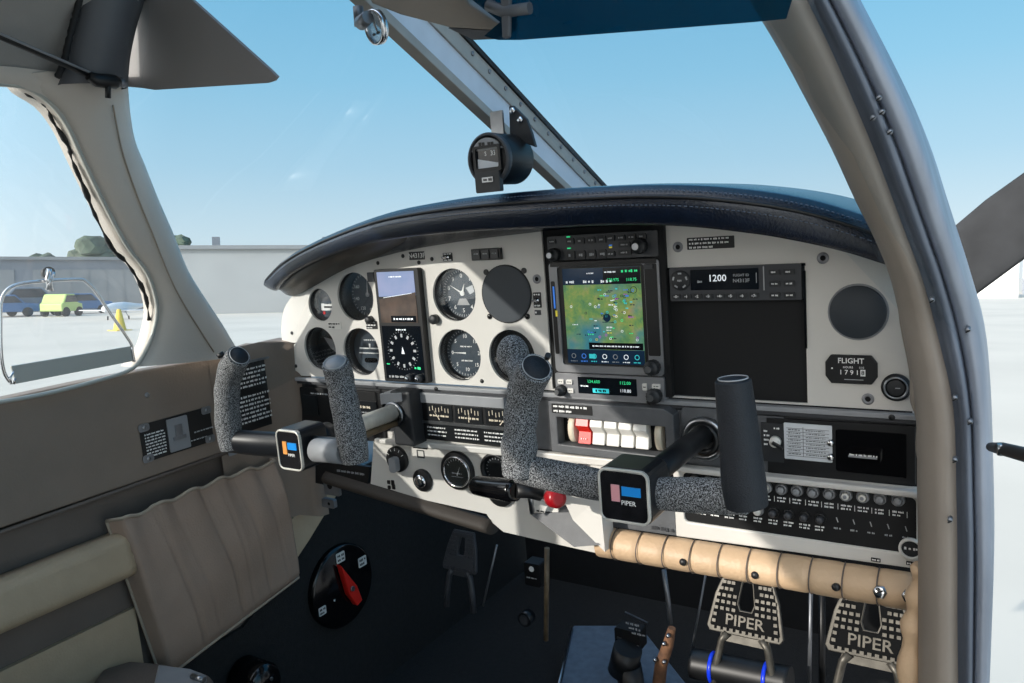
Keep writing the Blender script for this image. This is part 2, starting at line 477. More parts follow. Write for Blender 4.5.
def m_vac(b, u, v, r, w):
    b.m('bezel_grey').box(u, v+.008, w, r*1.4, .008, .0006); b.m('white_ink').box(u, v-.006, w, r*1.5, .012, .0006)
    b.m('gauge_dark').box(u, v-.006, w+.0005, r*.9, .003, .0005); b.dashes(u-.01, u+.01, v-.0005, w+.0005, .0016, 2)
    b.m('red_plastic').cyl(u-.012, v-.016, .0028, w, w+.001, 12); b.cyl(u+.006, v-.018, .0028, w, w+.001, 12)
def m_none(b, u, v, r, w): pass
def m_off(b, u, v, r, w):
    b.m('grey_light').poly([(u-r*.55, v+r*.45), (u+r*.75, v+r*.2), (u+r*.6, v-r*.55), (u-r*.1, v-r*.15)], w, w+.0005)
gauge('suction_gauge', 'small round gauge with red and white face at far left end of the cream panel', 'gauge', sg[0], sg[1], .0275, .02, marks=m_vac)
gauge('airspeed_indicator', 'round blue-grey dial upper left, between the small white-red gauge and the tall display', 'gauge', COLS['b'], R1, .0395, .03, marks=m_air, knob=(.030, -.037, .006))
gauge('clock', 'round recessed gauge at lower left end of panel behind the pilot yoke', 'gauge', lg[0], lg[1], .0375, .03, face='gauge_dark', marks=m_off)
gauge('turn_coordinator', 'round gauge with white miniature airplane line, left of the tall display bottom half', 'gauge', COLS['b'], R2, .0395, .022, face='gauge_face', marks=m_turn)
gauge('altimeter', 'round altimeter dial with white needles right of the tall display, upper row', 'gauge', COLS['c'], R1, .0395, .022, marks=m_alt, knob=(-.038, -.036, .0075))
gauge('vertical_speed_indicator', 'round dial with white horizontal needle under the altimeter', 'gauge', COLS['c'], R2, .0395, .018, marks=m_vsi)
t = gauge('spare_gauge_opening', 'dark round gauge half hidden behind the foam yoke horn, lower row', 'gauge', COLS['d'], R2, .0395, .02, face='gauge_dark', marks=m_none)
# blank cover disc
t = T('blanking_disc', 'flat dark round cover plate filling the upper row hole beside the map display', 'cover plate', (COLS['d'], YP, R1))
b = B(PANEL, 'gauge_blank'); b.cyl(COLS['d'], R1, .0405, -.003, .0022, 48); b.done('disc', t, bevel=.0006)
b = B(PANEL, 'black'); b.ring(COLS['d'], R1, .0402, .042, 0, .0016)
for a in (45, 135, 225, 315):
    cu, cv = COLS['d']+.0455*math.cos(math.radians(a)), R1+.0455*math.sin(math.radians(a))
    b.cyl(cu, cv, .0042, 0, .0012, 16)
b.done('mounting_ring', t)
for a in (225, 315):
    b = B(PANEL, 'steel'); cu, cv = COLS['d']+.0455*math.cos(math.radians(a)), R1+.0455*math.sin(math.radians(a)); screw_into(b, cu, cv, .003, .0012, 'black_gloss'); b.done('screw', t)
# right cover disc
u, v = Q(858, 312)
t = T('blanking_disc', 'flat blue-black round cover plate at the right end of the cream panel', 'cover plate', (u, YP, v))
b = B(PANEL, 'gauge_blank'); b.lathe(u, v, [(.0295, 0), (.0295, .0035), (.0285, .0045), (0, .0045)], 56); b.done('disc', t)
b = B(PANEL, 'grey_light'); b.ring(u, v, .029, .0318, 0, .0008); b.done('seat_ring', t)
# ------------------------------------------------------------------ tall twin display (PFD)
au0, av0 = Q(375, 269); au1, av1 = Q(430, 384.5)
ac, aw = -.8205, .0885; at_, ab = -.0625, -.2405
t = T('primary_flight_display', 'tall narrow black flight display with artificial horizon over a compass rose', 'display', (ac, YP, ab))
b = B(PANEL, 'black'); b.rr(ac, (at_+ab)/2, aw, at_-ab, .003, 0, .011); b.done('housing', t, bevel=.001)
w = .0112; mid = -.150
b = B(PANEL, 'screen_sky'); b.rr(ac-.001, (at_-.004+mid+.045)/2, aw-.014, (at_-.004)-(mid+.045), .001, w-.0005, w+.0004)
b.m('screen_earth').poly([(ac-aw/2+.006, mid+.004), (ac+aw/2-.008, mid+.004), (ac+aw/2-.008, mid+.051), (ac-aw/2+.006, mid+.041)], w, w+.0006)
b.m('lit_white').box(ac, mid+.0465, w+.0008, aw-.03, .0006, .0002, .11); b.dashes(ac-.014, ac+.012, at_-.012, w+.0006, .002, 5)
b.m('screen_black').box(ac+.008, mid+.010, w+.0008, .05, .010, .0003); b.m('lit_white').dashes(ac-.012, ac+.028, mid+.010, w+.0012, .003, 3)
b.done('horizon_screen', t)
b = B(PANEL, 'screen_black'); b.rr(ac, (mid+ab+.004)/2-.0, aw-.010, mid-ab-.006, .001, w-.0005, w+.0003)
cz = -.190
b.m('grey_ink')
for i in range(12):
    a = 2*PI*i/12; b.box(ac+.024*math.sin(a), cz+.024*math.cos(a), w+.0005, .0038, .0055, .0002, -a)
for i in range(36):
    a = 2*PI*i/36; b.box(ac+.030*math.sin(a), cz+.030*math.cos(a), w+.0005, .0005, .002, .0002, -a)
b.m('lit_white').poly([(ac-.003, cz-.005), (ac+.003, cz-.005), (ac, cz+.006)], w+.0004, w+.0007)
b.dashes(ac-.01, ac+.01, -.157, w+.0005, .0022, 8); b.m('lit_green').dashes(ac+.020, ac+.036, -.217, w+.0005, .004, 2); b.dashes(ac-.036, ac-.028, -.212, w+.0005, .002, 9)
b.m('grey_ink').dashes(ac-.034, ac+.01, -.232, w+.0005, .0035, 12)
b.done('compass_screen', t)
for k, dx in enumerate((.010, .030)):
    b = B(PANEL, 'bezel_grey'); b.lathe(ac+dx, ab+.0085, [(.006, w), (.006, w+.006), (.0045, w+.009), (0, w+.009)], 20); b.m('chrome').lathe(ac+dx, ab+.0085, [(.0032, w+.009), (.0028, w+.012), (0, w+.0125)], 14); b.done('knob', t)
# placard at side of display top
u, v = Q(371, 277)
b = B(PANEL, 'bezel_grey'); b.rr(u+.002, v, .013, .015, .001, 0, .004); b.done('light_sensor', None, bevel=.0004, label='tiny square grey sensor block clipped beside top left of the tall flight display', cat='sensor')
# ------------------------------------------------------------------ little placards on the panel
def placard(name, label, u0, v1, wd, ht, lines, M=PANEL, txt=None, base='black', ink='white_ink', w0=0, th=.0008, cat='placard', fill=.9, rz=0, parent=None, hgt=.5, size=None):
    b = B(M, base); b.rr(u0+wd/2, v1-ht/2, wd, ht, .0008, w0, w0+th, rz=0)
    b.m(ink)
    if txt: b.text(txt, u0+wd/2, v1-ht/2, w0+th, size or ht*.8)
    else:
        for i in range(lines):
            ln = wd*.92 if i < lines-1 else wd*.55
            b.dashes(u0+wd*.04, u0+ln, v1-ht*(i+.5)/lines, w0+th+.0002, ht/lines*hgt, i+len(label or ''))
    return b.done(name, parent, label=label, cat=None if parent else cat)
u, v = Q(409, 252); placard('registration_placard', 'tiny black placard with the aircraft registration above the tall display', u, v, .030, .0125, 1, txt='N4313F')
u, v = Q(328, 322); placard('placard', 'two-line white placard between the four left gauges', u, v, .030, .0115, 2, base='white_plastic', ink='black')
u, v = Q(366, 321); placard('placard', 'small three-line placard touching left edge of the tall display', u, v, .024, .013, 3, base='black', ink='white_ink')
u, v = Q(687, 238); placard('placard', 'black three-line placard on cream panel above the transponder radio', u, v, .0585, .0145, 3)
# annunciator lights
u, v = Q(488, 254)
t = T('annunciator_light_bar', 'row of three black square warning lights above the altimeter and blank disc', 'warning lights', (u, YP, v))
b = B(PANEL, 'black'); b.rr(u, v, .050, .0165, .001, 0, .006); b.done('housing', t, bevel=.0005)
for k in (-1, 0, 1):
    b = B(PANEL, 'gauge_dark'); b.rr(u+k*.0158, v, .0125, .012, .001, .006, .0078); b.m('grey_ink').dashes(u+k*.0158-.004, u+k*.0158+.004, v+.001, .008, .0018, 3); b.done('lamp', t)
def jack(label, px, py, wd, ht, text=False):
    u, v = Q(px, py); t = T('toggle_switch', label, 'switch', (u, YP, v))
    b = B(PANEL, 'black'); b.rr(u, v, wd, ht, .001, 0, .001); b.m('white_ink').dashes(u-wd*.4, u+wd*.4, v+ht*.36, .0012, .0022, 2); b.dashes(u-wd*.4, u+wd*.4, v-ht*.36, .0012, .0022, 4)
    b.done('face_plate', t)
    b = B(PANEL, 'chrome'); b.lathe(u, v, [(.0035, .001), (.0035, .003), (.002, .003), (.0013, .010), (.0017, .014), (0, .0145)], 14); b.done('lever', t)
jack('small black toggle switch plate above the altimeter', 448, 257, .017, .0125)
jack('small vertical toggle switch plate between blank disc and map display', 537.5, 300, .0125, .0215)
u, v = Q(538, 312.5); placard('placard', 'tiny grey placard just under the vertical toggle switch', u-.005, v+.0035, .010, .007, 1, base='bezel_grey')
# ------------------------------------------------------------------ radio stack
b = B(PANEL, 'black_matte'); sc = (sx0+sx1)/2
b.poly([(sx0, zb), (sx1, zb), (sx1, -.010), (sx0, -.010)], -.006, -.003); b.box(sx1-.001, -.126, .002, .016, .23, .010); b.done('radio_rack', ip)
RW = .15875; rx = -.4700; rl = rx-RW/2
def key(b, u, v, su, sv, w, m='dark_plastic', ink='grey_ink', txt=None):
    b.m(m).rr(u, v, su, sv, min(su, sv)*.25, w, w+.0022)
    if ink: b.m(ink).dashes(u-su*.3, u+su*.3, v, w+.0024, sv*.3, int(abs(u)*999))
def knob(t, u, v, r, w, h, m='dark_plastic', m2='steel', name='knob', M=PANEL):
    b = B(M, m); b.lathe(u, v, [(r, w), (r, w+h*.55), (r*.92, w+h*.6), (r*.62, w+h*.6), (r*.6, w+h*.95), (r*.5, w+h), (0, w+h)], 24)
    for i in range(16):
        a = 2*PI*i/16; b.box(u+r*math.cos(a), v+r*math.sin(a), w+h*.28, r*.12, r*.12, h*.5, a)
    if m2: b.m(m2).cyl(u, v, r*.45, w+h, w+h*1.05, 16)
    return b.done(name, t)
# audio panel
az = -.0445
t = T('audio_panel_radio', 'slim grey audio panel with rows of small keys and green lights topping the radio stack', 'radio', (rx, YP, az))
b = B(PANEL, 'bezel_grey'); b.rr(rx, az, RW, .0325, .002, -.002, .008); b.done('faceplate', t, bevel=.0008)
w = .008
for k in range(4):
    for q in (0, 1):
        b = B(PANEL); key(b, rl+.036+k*.0155, az+.0085-q*.0175+ (0 if q == 0 else -.001), .0115, .0085 if q == 0 else .012, w); b.done('key', t)
for k in range(4):
    b = B(PANEL); key(b, rl+.095+k*.0145, az+.0095, .0115, .0075, w); b.done('key', t)
for k, (du, dv, su) in enumerate(((.094, -.0105, .012), (.114, -.0095, .018), (.114, .0005, .016))):
    b = B(PANEL); key(b, rl+du, az+dv, su, .007, w); b.done('key', t)
b = B(PANEL); key(b, rl+.0085, az+.0095, .011, .006, w); b.done('key', t)
for q in (.0145, -.0005):
    b = B(PANEL, 'lit_green'); b.box(rl+.034, az+q, w+.002, .005, .0018, .0012); b.done('indicator_light', t)
b = B(PANEL, 'lit_yellow'); b.box(rl+.094, az-.002, w+.0006, .004, .002, .0012); b.m('lit_blue').box(rl+.094, az+.0005, w+.0006, .004, .0015, .0012); b.done('indicator_light', t)
knob(t, rl+.012, az-.008, .0085, w, .018); knob(t, rl+.136, az-.002, .0095, w, .018)
# GPS navigator
gz1, gz0 = -.063, -.2135
t = T('gps_map_display', 'large grey-framed touchscreen showing a green and tan moving map', 'display', (rx, YP, gz0))
gc = (gz0+gz1)/2; gh = gz1-gz0
b = B(PANEL, 'bezel_silver'); b.rr(rx, gc, RW, gh, .006, -.002, .009, holes=[rrect(rx-.004, gc+.002, .126, .134, .004)[::-1]]); b.done('bezel', t, bevel=.0012)
b = B(PANEL, 'black'); b.rr(rx-.004, gc+.002, .128, .136, .004, 0, .0068); b.rr(rx+.068, gc+.01, .0165, .118, .002, .0085, .0095); b.rr(rx-.0745, gc, .006, .10, .002, .0085, .0095); b.box(rx, gz1-.003, .009, RW-.006, .006, .0012); b.done('inner_frame', t)
sw, sh = .113, .128; su_, sv_ = rx-.003, gc+.002; w = .007
b = B(PANEL, 'moving_map'); b.box(su_, sv_, w, sw, sh, .0008)
b.m('screen_navy').box(su_, sv_+sh/2-.011, w+.0006, sw, .022, .0006)
b.m('screen_black').box(su_+.030, sv_+sh/2-.011, w+.001, .052, .021, .0005)
b.m('lit_white')
for i in range(3): b.dashes(su_-.052+i*.026, su_-.036+i*.026, sv_+sh/2-.018, w+.0012, .0035, i+2)
b.dashes(su_-.02, su_-.008, sv_+sh/2-.007, w+.0012, .002, 8); b.dashes(su_+.006, su_+.024, sv_+sh/2-.006, w+.0014, .0022, 3)
b.m('lit_green').text('128.975', su_+.018, sv_+sh/2-.0165, w+.0014, .0055); b.text('118.75', su_+.044, sv_+sh/2-.0165, w+.0014, .0055); b.dashes(su_+.03, su_+.053, sv_+sh/2-.0055, w+.0014, .0035, 3)
b.m('screen_navy').box(su_, sv_-sh/2+.0095, w+.0006, sw, .019, .0006); b.m('screen_black').box(su_+.016, sv_-sh/2+.024, w+.0006, .078, .009, .0006)
b.m('lit_cyan').box(su_-.019, sv_-sh/2+.010, w+.001, .009, .006, .0005); b.m('lit_white').dashes(su_-.018, su_+.052, sv_-sh/2+.024, w+.0012, .002, 5)
for i, mm in enumerate(('grey_ink', 'lit_blue', 'lit_cyan', 'lit_white', 'grey_ink', 'lit_white', 'lit_cyan')):
    b.m(mm); uu = su_-.047+i*.0155
    b.ring(uu, sv_-sh/2+.010, .0025, .0035, w+.001, w+.0013, 14); b.dashes(uu-.005, uu+.005, sv_-sh/2+.003, w+.0012, .0016, i)
b.done('map_screen', t)
rnd = random.Random(5)
b = B(PANEL, 'lit_white')
for i in range(95):
    b.m(rnd.choice(('lit_white', 'lit_cyan', 'lit_cyan', 'lit_green', 'screen_navy', 'screen_navy', 'lit_yellow', 'lit_blue', 'lit_magenta', 'lit_white')))
    uu = su_+rnd.gauss(.010, .024); vv = sv_+rnd.uniform(-.032, .036)
    if abs(uu-su_) > .05: continue
    if rnd.random() < .35: b.ring(uu, vv, .0012, .0018, w+.0006, w+.0009, 10)
    else: b.dashes(uu, uu+rnd.uniform(.003, .009), vv, w+.0008, rnd.uniform(.0012, .0022), i)
b.m('screen_black').ring(su_+.046, sv_+.034, .004, .0046, w+.0006, w+.0009, 16)
b.m('screen_navy').poly(circ(su_+.006, sv_-.002, .0055, 12), w+.0006, w+.0009)
b.done('map_symbols', t)
knob(t, rx+.066, gz0+.012, .0095, .009, .020); b = B(PANEL, 'bezel_grey'); b.rr(rx+.066, gz1-.010, .012, .006, .001, .0095, .0115); b.done('key', t)
b = B(PANEL, 'lit_blue'); b.box(rl+.006, gc+.028, .010, .0022, .030, .001); b.m('lit_yellow').box(rl+.008, gc+.006, .010, .0026, .008, .001); b.done('card_slot', t)
# nav/com unit
nz1, nz0 = -.2145, -.2465
nc = (nz1+nz0)/2; nh = nz1-nz0
t = T('navigation_radio', 'slim grey radio with green frequency display at the foot of the radio stack', 'radio', (rx, YP, nz0))
b = B(PANEL, 'bezel_silver'); b.rr(rx, nc, RW, nh, .002, -.002, .012); b.done('faceplate', t, bevel=.0008)
b = B(PANEL, 'screen_black'); b.rr(rx-.001, nc+.001, .086, .023, .001, .012, .0128)
b.m('lit_green').text('134.600', rx-.020, nc+.0065, .013, .006); b.text('112.00', rx+.026, nc+.0065, .013, .006); b.m('lit_cyan').box(rx-.01, nc-.0055, .0130, .024, .006, .0004); b.m('lit_white').text('110.80', rx+.026, nc-.004, .013, .006); b.dashes(rx-.04, rx-.028, nc, .0131, .002, 3); b.m('screen_black').dashes(rx-.018, rx-.0, nc-.0055, .0134, .003, 3)
b.done('frequency_screen', t)
for du, dv, su, sv in ((.009, .0045, .009, .006), (.0225, .0045, .009, .006), (.0235, -.0075, .009, .006), (.133, .003, .006, .009), (.149, .0045, .011, .006)):
    b = B(PANEL, 'white_plastic'); b.rr(rl+du, nc+dv, su, sv, .001, .012, .0142); b.m('black').dashes(rl+du-su*.3, rl+du+su*.3, nc+dv, .0143, .0015, 2); b.done('key', t)
knob(t, rl+.010, nc-.0075, .0072, .012, .016); knob(t, rl+.147, nc-.0075, .0095, .012, .018)
# ------------------------------------------------------------------ right-hand black box with transponder
b = B(PANEL, 'black_matte'); b.poly([(sx1+.002, zb+.002), (bx1, zb+.002), (bx1, bz1), (sx1+.002, bz1)], -.012, -.010)
b.done('blank_radio_bay', None, label='large flat black blank plate below the transponder radio', cat='cover plate')
b = B(PANEL, 'black_gloss'); b.poly([(sx1+.004, bz1-.002), (sx1+.004, bz1+.001), (bx1+.001, bz1+.001), (bx1+.0015, bz1-.002)], 0, .002); b.box(bx1, (bz1+zb)/2+.03, .001, .0025, .09, .002)
b.done('bay_frame', ip)
tu0, tv0 = Q(671.8, 302); tw, thh = RW, .0415
tc_u = tu0+tw/2; tcz = tv0+thh/2+.0015
t = T('transponder_radio', 'wide dark transponder radio showing 1200 in white digits', 'radio', (tc_u, YP, tv0))
b = B(PANEL, 'bezel_grey'); b.rr(tc_u, tcz, tw, thh, .002, -.010, .004); b.done('faceplate', t, bevel=.0008)
w = .004; tl = tc_u-tw/2
b = B(PANEL, 'screen_black'); b.rr(tl+.069, tcz+.005, .083, .025, .001, w, w+.0008)
b.m('lit_white').text('1200', tl+.061, tcz+.0065, w+.0009, .0115, sx=1.0); b.m('grey_ink').text('FLIGHT ID', tl+.090, tcz+.0095, w+.0009, .0042); b.text('N4313F', tl+.090, tcz+.003, w+.0009, .0062); b.box(tl+.108, tcz+.006, w+.001, .0008, .012, .0003); b.dashes(tl+.036, tl+.046, tcz+.003, w+.001, .003, 4)
b.done('code_screen', t)
b = B(PANEL, 'dark_plastic'); b.lathe(tl+.0145, tcz+.005, [(.0125, w), (.0125, w+.0015), (.0115, w+.0025), (0, w+.0025)], 28); b.m('grey_ink')
for i in range(5):
    a = 2*PI*i/5+PI/2; b.box(tl+.0145+.0088*math.cos(a), tcz+.005+.0088*math.sin(a), w+.0028, .0045, .002, .0004, a+PI/2)
b.dashes(tl+.011, tl+.018, tcz+.005, w+.0028, .0028, 2); b.done('key_pad', t)
for k in range(8):
    b = B(PANEL); key(b, tl+.0085+k*.0138, tcz-.0150, .0105, .0062, w); b.m('white_ink').text('01234567'[k], tl+.0085+k*.0138, tcz-.015, w+.0024, .005); b.done('key', t)
for r_ in range(3):
    for c_ in range(2):
        b = B(PANEL); key(b, tl+.129+c_*.0165, tcz+.012-r_*.0135, .0125, .0065, w, ink='white_ink'); b.done('key', t)
b = B(PANEL, 'grey_ink'); b.box(tl+.1165, tcz+.005, w+.0005, .0012, .028, .001); b.done('divider', t)
# hour meter
u, v = Q(851.5, 369)
t = T('hour_meter', 'black rounded hour meter marked FLIGHT on the right cream panel', 'meter', (u, YP, v))
b = B(PANEL, 'black'); b.poly([(u+x, v+y) for x, y in [(-.0275*.78, .0165), (-.0275, .008), (-.0275, -.008), (-.0275*.78, -.0165), (.0275*.78, -.0165), (.0275, -.008), (.0275, .008), (.0275*.78, .0165)]][::-1], 0, .0035); b.done('case', t, bevel=.001)
b = B(PANEL, 'white_ink'); b.text('FLIGHT', u, v+.0098, .0036, .0085); b.text('HOURS', u-.003, v+.0025, .0036, .0032); b.text('1/10', u+.011, v+.0025, .0036, .0032); b.m('grey_ink').box(u+.003, v-.0115, .0037, .02, .0008, .0003); b.m('white_ink').text('1 7 9 1', u-.002, v-.0035, .0036, .0075); b.box(u+.0125, v-.0035, .0037, .0052, .0075, .0003); b.m('black').text('8', u+.0125, v-.0035, .004, .007); b.m('white_ink').cyl(u-.020, v+.001, .001, .0036, .004, 10); b.done('dial', t)
# cigar lighter style round socket
u, v = Q(896.5, 387)
t = T('power_socket', 'round black socket with a silver rim in the lower right corner of the panel', 'socket', (u, YP, v))
b = B(PANEL, 'black'); b.lathe(u, v, [(.0152, 0), (.0152, .004), (.013, .006), (.0125, .006), (.0125, .002), (0, .002)], 36); b.done('body', t)
b = B(PANEL, 'steel'); b.ring(u, v, .0105, .0125, .0055, .0068); b.done('rim', t)
b = B(PANEL, 'dark_plastic'); b.lathe(u, v, [(.0095, .002), (.0095, .0055), (.008, .0062), (0, .0058)], 28); b.m('grey_ink').box(u+.002, v, .0064, .005, .001, .0003); b.done('plug', t)
# ================================================================== seam rail under the cream panel
t = T('panel_seam_rail', 'thin grey metal rail running under the whole cream panel', 'rail', (XC, YP, -.25))
b = B(PANEL, 'grey_light'); b.box(-.585, -.2475, .004, .985, .006, .010); b.done('upper_strip', t, bevel=.001)
b = B(PANEL, 'bezel_grey'); b.box(-.585, -.2535, .002, .985, .005, .006); b.done('lower_strip', t, bevel=.001)
for px, py in ((440, 390), (652, 403), (893, 413)):
    u, v = Q(px, py); b = B(PANEL); screw_into(b, u, -.2485, .0035, .009); b.done('screw', t)
# ================================================================== middle tier
t = T('centre_console_face', 'speckled grey-black fascia below the rail carrying switches and yoke bushings', 'fascia', (XC, YP, -.3))
b = B(PANEL, 'dark_plastic')
swu0, swu1 = Q(553, 395)[0], Q(700, 410)[0]-.0
b.poly([(-1.085, -.345), (-.10, -.328), (-.10, -.256), (-1.07, -.256)], -.004, 0)
b.done('fascia_sheet', t)
b = B(PANEL, 'grey_plastic'); b.poly([(-.800, -.331), (-.568, -.329), (-.568, -.256), (-.800, -.256)], 0, .003); b.done('grey_plate', t, bevel=.0008)
b = B(PANEL, 'grey_plastic'); b.poly([(-.386, -.336), (-.27, -.331), (-.245, -.331), (-.245, -.258), (-.386, -.258)], 0, .003); b.done('grey_plate', t, bevel=.0008)
b = B(PANEL, 'grey_light'); b.poly([(-.80, -.272), (-.640, -.272), (-.640, -.256), (-.81, -.256)], .003, .010); b.done('grey_shelf', t, bevel=.001)
# left dark box (radio / avionics slots)
t = T('left_avionics_shelf', 'black recessed unit with faint labels low on the left panel behind pilot yoke', 'avionics unit', (-.98, YP, -.34))
b = B(PANEL, 'black'); b.rr(-.974, -.303, .19, .084, .003, 0, .008); b.done('housing', t, bevel=.001)
b = B(PANEL, 'gauge_dark'); b.rr(-1.045, -.292, .036, .036, .003, .008, .010); b.m('grey_ink').dashes(-1.04, -.995, -.270, .0103, .003, 2); b.dashes(-1.05, -1.0, -.330, .0103, .005, 5); b.done('selector', t)
b = B(PANEL, 'gauge_dark'); b.rr(-.915, -.288, .05, .022, .002, .008, .0095); b.m('ivory').dashes(-.93, -.90, -.287, .0098, .004, 5); b.m('grey_ink').dashes(-.935, -.895, -.296, .0098, .002, 7); b.done('small_meter', t)
b = B(PANEL, 'gauge_dark'); b.rr(-.92, -.318, .06, .026, .001, .008, .0095); b.m('white_ink')
for i in range(3): b.dashes(-.947, -.9, -.309-i*.007, .0098, .0025, i)
b.done('placard', t)
# left yoke bushing block
def bushing(cx, cz, label, big):
    t = T('yoke_shaft_bushing', label, 'bushing', (cx, YP, cz))
    if big:
        b = B(PANEL, 'grey_plastic'); b.rr(cx+.006, cz+.002, .072, .072, .006, .003, .010); b.done('mounting_plate', t, bevel=.0015)
        b = B(PANEL, 'steel'); b.lathe_closed(cx, cz, [(.028, .010), (.028, .016), (.024, .019), (.020, .016), (.020, .010)]); b.done('bushing_ring', t)
        b = B(PANEL, 'black'); b.lathe_closed(cx, cz, [(.0198, .008), (.0198, .020), (.0135, .020), (.0135, .008)]); b.done('rubber_seal', t)
    else:
        b = B(PANEL, 'dark_plastic'); b.box(cx+.012, cz-.008, .018, .040, .088, .036); b.done('stop_block', t, bevel=.004)
        b = B(PANEL, 'grey_light'); b.poly([(cx-.028, cz+.012), (cx+.018, cz+.020), (cx+.018, cz+.034), (cx-.028, cz+.030)], .0, .037); b.done('bracket', t, bevel=.002)
        b = B(PANEL, 'steel'); b.lathe_closed(cx, cz, [(.019, .036), (.019, .042), (.0135, .042), (.0135, .036)]); b.done('bushing_ring', t)
XR, XL, ZS = -.340, -.828, -.290
bushing(XR, ZS, 'ribbed round bushing where the copilot control shaft enters the grey fascia', True)
bushing(XL, -.285, 'dark block and bracket where the pilot control shaft enters the panel', False)
# engine gauge cluster
t = T('engine_gauge_cluster', 'wide rectangular engine gauge strip with small white scales left of the centre yoke horn', 'gauge', (-.72, YP, -.3))
b = B(PANEL, 'black'); b.rr(-.712, -.300, .176, .062, .003, .002, .008); b.done('housing', t, bevel=.001)
for k in range(3):
    uc = -.762+k*.056
    b = B(PANEL, 'gauge_dark'); b.rr(uc, -.2865, .050, .026, .001, .008, .0092); b.m('ivory')
    for i in range(7): b.box(uc-.018+i*.006, -.281+.002*math.sin(i*2), .0096, .001, .007, .0004)
    b.dashes(uc-.019, uc+.018, -.291, .0096, .003, k); needle(b, uc, -.297, .018, .0098, -35+40*k, .0008)
    b.done('scale_window', t)
b = B(PANEL, 'steel'); b.box(-.712, -.3025, .009, .168, .004, .003); b.done('divider_strip', t)
b = B(PANEL, 'gauge_dark'); b.rr(-.712, -.3165, .165, .022, .001, .008, .0092); b.m('white_ink')
for i in range(3):
    b.dashes(-.788, -.75, -.3105-i*.006, .0096, .0024, i); b.dashes(-.735, -.69, -.3105-i*.006, .0096, .0024, i+5); b.dashes(-.68, -.64, -.3105-i*.006, .0096, .0024, i+9)
b.done('limits_placard', t)
# switch panel
t = T('rocker_switch_panel', 'protruding grey housing with a row of rocker switches below the radio stack', 'switch panel', (-.48, YP, -.33))
s0, s1, sz1, sz0 = -.558, -.376, -.2525, -.325
b = B(PANEL, 'grey_plastic')
inner = [(s0+.012, sz0+.012), (s1-.012, sz0+.009), (s1-.012, sz1-.024), (s0+.012, sz1-.022)]
b.poly([(s0, sz0), (s1, sz0-.002), (s1, sz1-.008), (s1-.012, sz1), (s0, sz1)], .0, .022, holes=[inner[::-1]]); b.done('housing', t, bevel=.0015)
b = B(PANEL, 'black_matte'); b.poly(inner, .0005, .003); b.done('back_plate', t)
placard('placard', None, s0+.006, sz1-.003, .062, .013, 2, w0=.022, parent=t); 
rzm = (sz0+sz1)/2-.004
def rocker(uc, m, wd=.0165, txt=True):
    b = B(PANEL, m); h = .036
    prof = [(-h/2, .004), (-h/2, .016), (-.002, .012), (h/2-.010, .021), (h/2, .018), (h/2, .004)]
    secs = [[(uc+sx, rzm+a, w_) for a, w_ in prof] for sx in (-wd/2, wd/2)]
    b.loft(secs, smooth=False)
    if m == 'red_plastic': b.m('white_ink').dashes(uc-.005, uc+.005, rzm-.011, .0165, .0022, 3)
    return b.done('rocker_switch', t, bevel=.0012, recalc=True)
rocker(-.5085, 'red_plastic', .0185)
for k in range(4): rocker(-.4875+k*.0212, 'white_plastic', .0185)
for uc in (-.5265, -.3995):
    b = B(PANEL, 'ivory'); secs = []
    for sx in (-.0045, .0045): secs.append([(uc+sx, rzm+.0195*math.cos(a), .006+.0135*math.sin(a)) for a in [PI*i/12 for i in range(13)]])
    b.loft(secs); b.done('dimmer_wheel', t, recalc=True)
b = B(PANEL, 'white_ink')
for i in range(6): b.box(-.537, rzm+.013-i*.005, .0045, .004, .0022, .0004)
b.done('dimmer_label', t)
b = B(PANEL, 'white_ink')
for i in range(5): b.box(-.3905, rzm+.010-i*.005, .0045, .005, .0022, .0004)
b.done('dimmer_label', t)
# right dark placard / map box
t = T('glove_box_panel', 'long black recessed panel with a grey printed card at its left, lower right', 'panel box', (-.17, YP, -.33))
g0, g1 = Q(768, 440)[0]-.0, -.104
b = B(PANEL, 'black'); b.poly([(g0+.0, -.330), (g1, -.325), (g1, -.258), (g0, -.260)], 0, .005); b.done('backing', t, bevel=.001)
b = B(PANEL, 'black_gloss'); cu, cz_ = -.150, -.292
b.rr(cu, cz_, .072, .050, .003, .005, .007); b.rr(cu+.036, cz_, .003, .05, .001, .006, .009)
b.box(cu-.008, cz_-.002, .010, .040, .012, .008); b.m('grey_light').box(cu-.006, cz_-.003, .0155, .030, .002, .001); b.m('white_ink').dashes(cu-.02, cu+.012, cz_-.001, .0155, .002, 5)
b.done('latch_plate', t, bevel=.0008)
cu = Q(809, 441)
b = B(PANEL, 'paper'); b.rr(cu[0], cu[1], .054, .044, .001, .005, .0065); b.m('bezel_grey')
for i in range(9): b.box(cu[0], cu[1]+.016-i*.0042, .0068, .048, .0004, .0002)
b.box(cu[0]-.005, cu[1], .0068, .0005, .036, .0002)
for i in range(8): b.dashes(cu[0]-.022, cu[0]-.008, cu[1]+.0143-i*.0042, .0069, .0013, i); b.dashes(cu[0]-.002, cu[0]+.02, cu[1]+.0143-i*.0042, .0069, .0013, i+20)
b.done('compass_card', t)
for py in (441, 455):
    u, v = Q(833, py); b = B(PANEL, 'chrome'); b.lathe(u-.001, v, [(.0042, .006), (.0042, .010), (.003, .012), (0, .012)], 18); b.done('jack_socket', t)
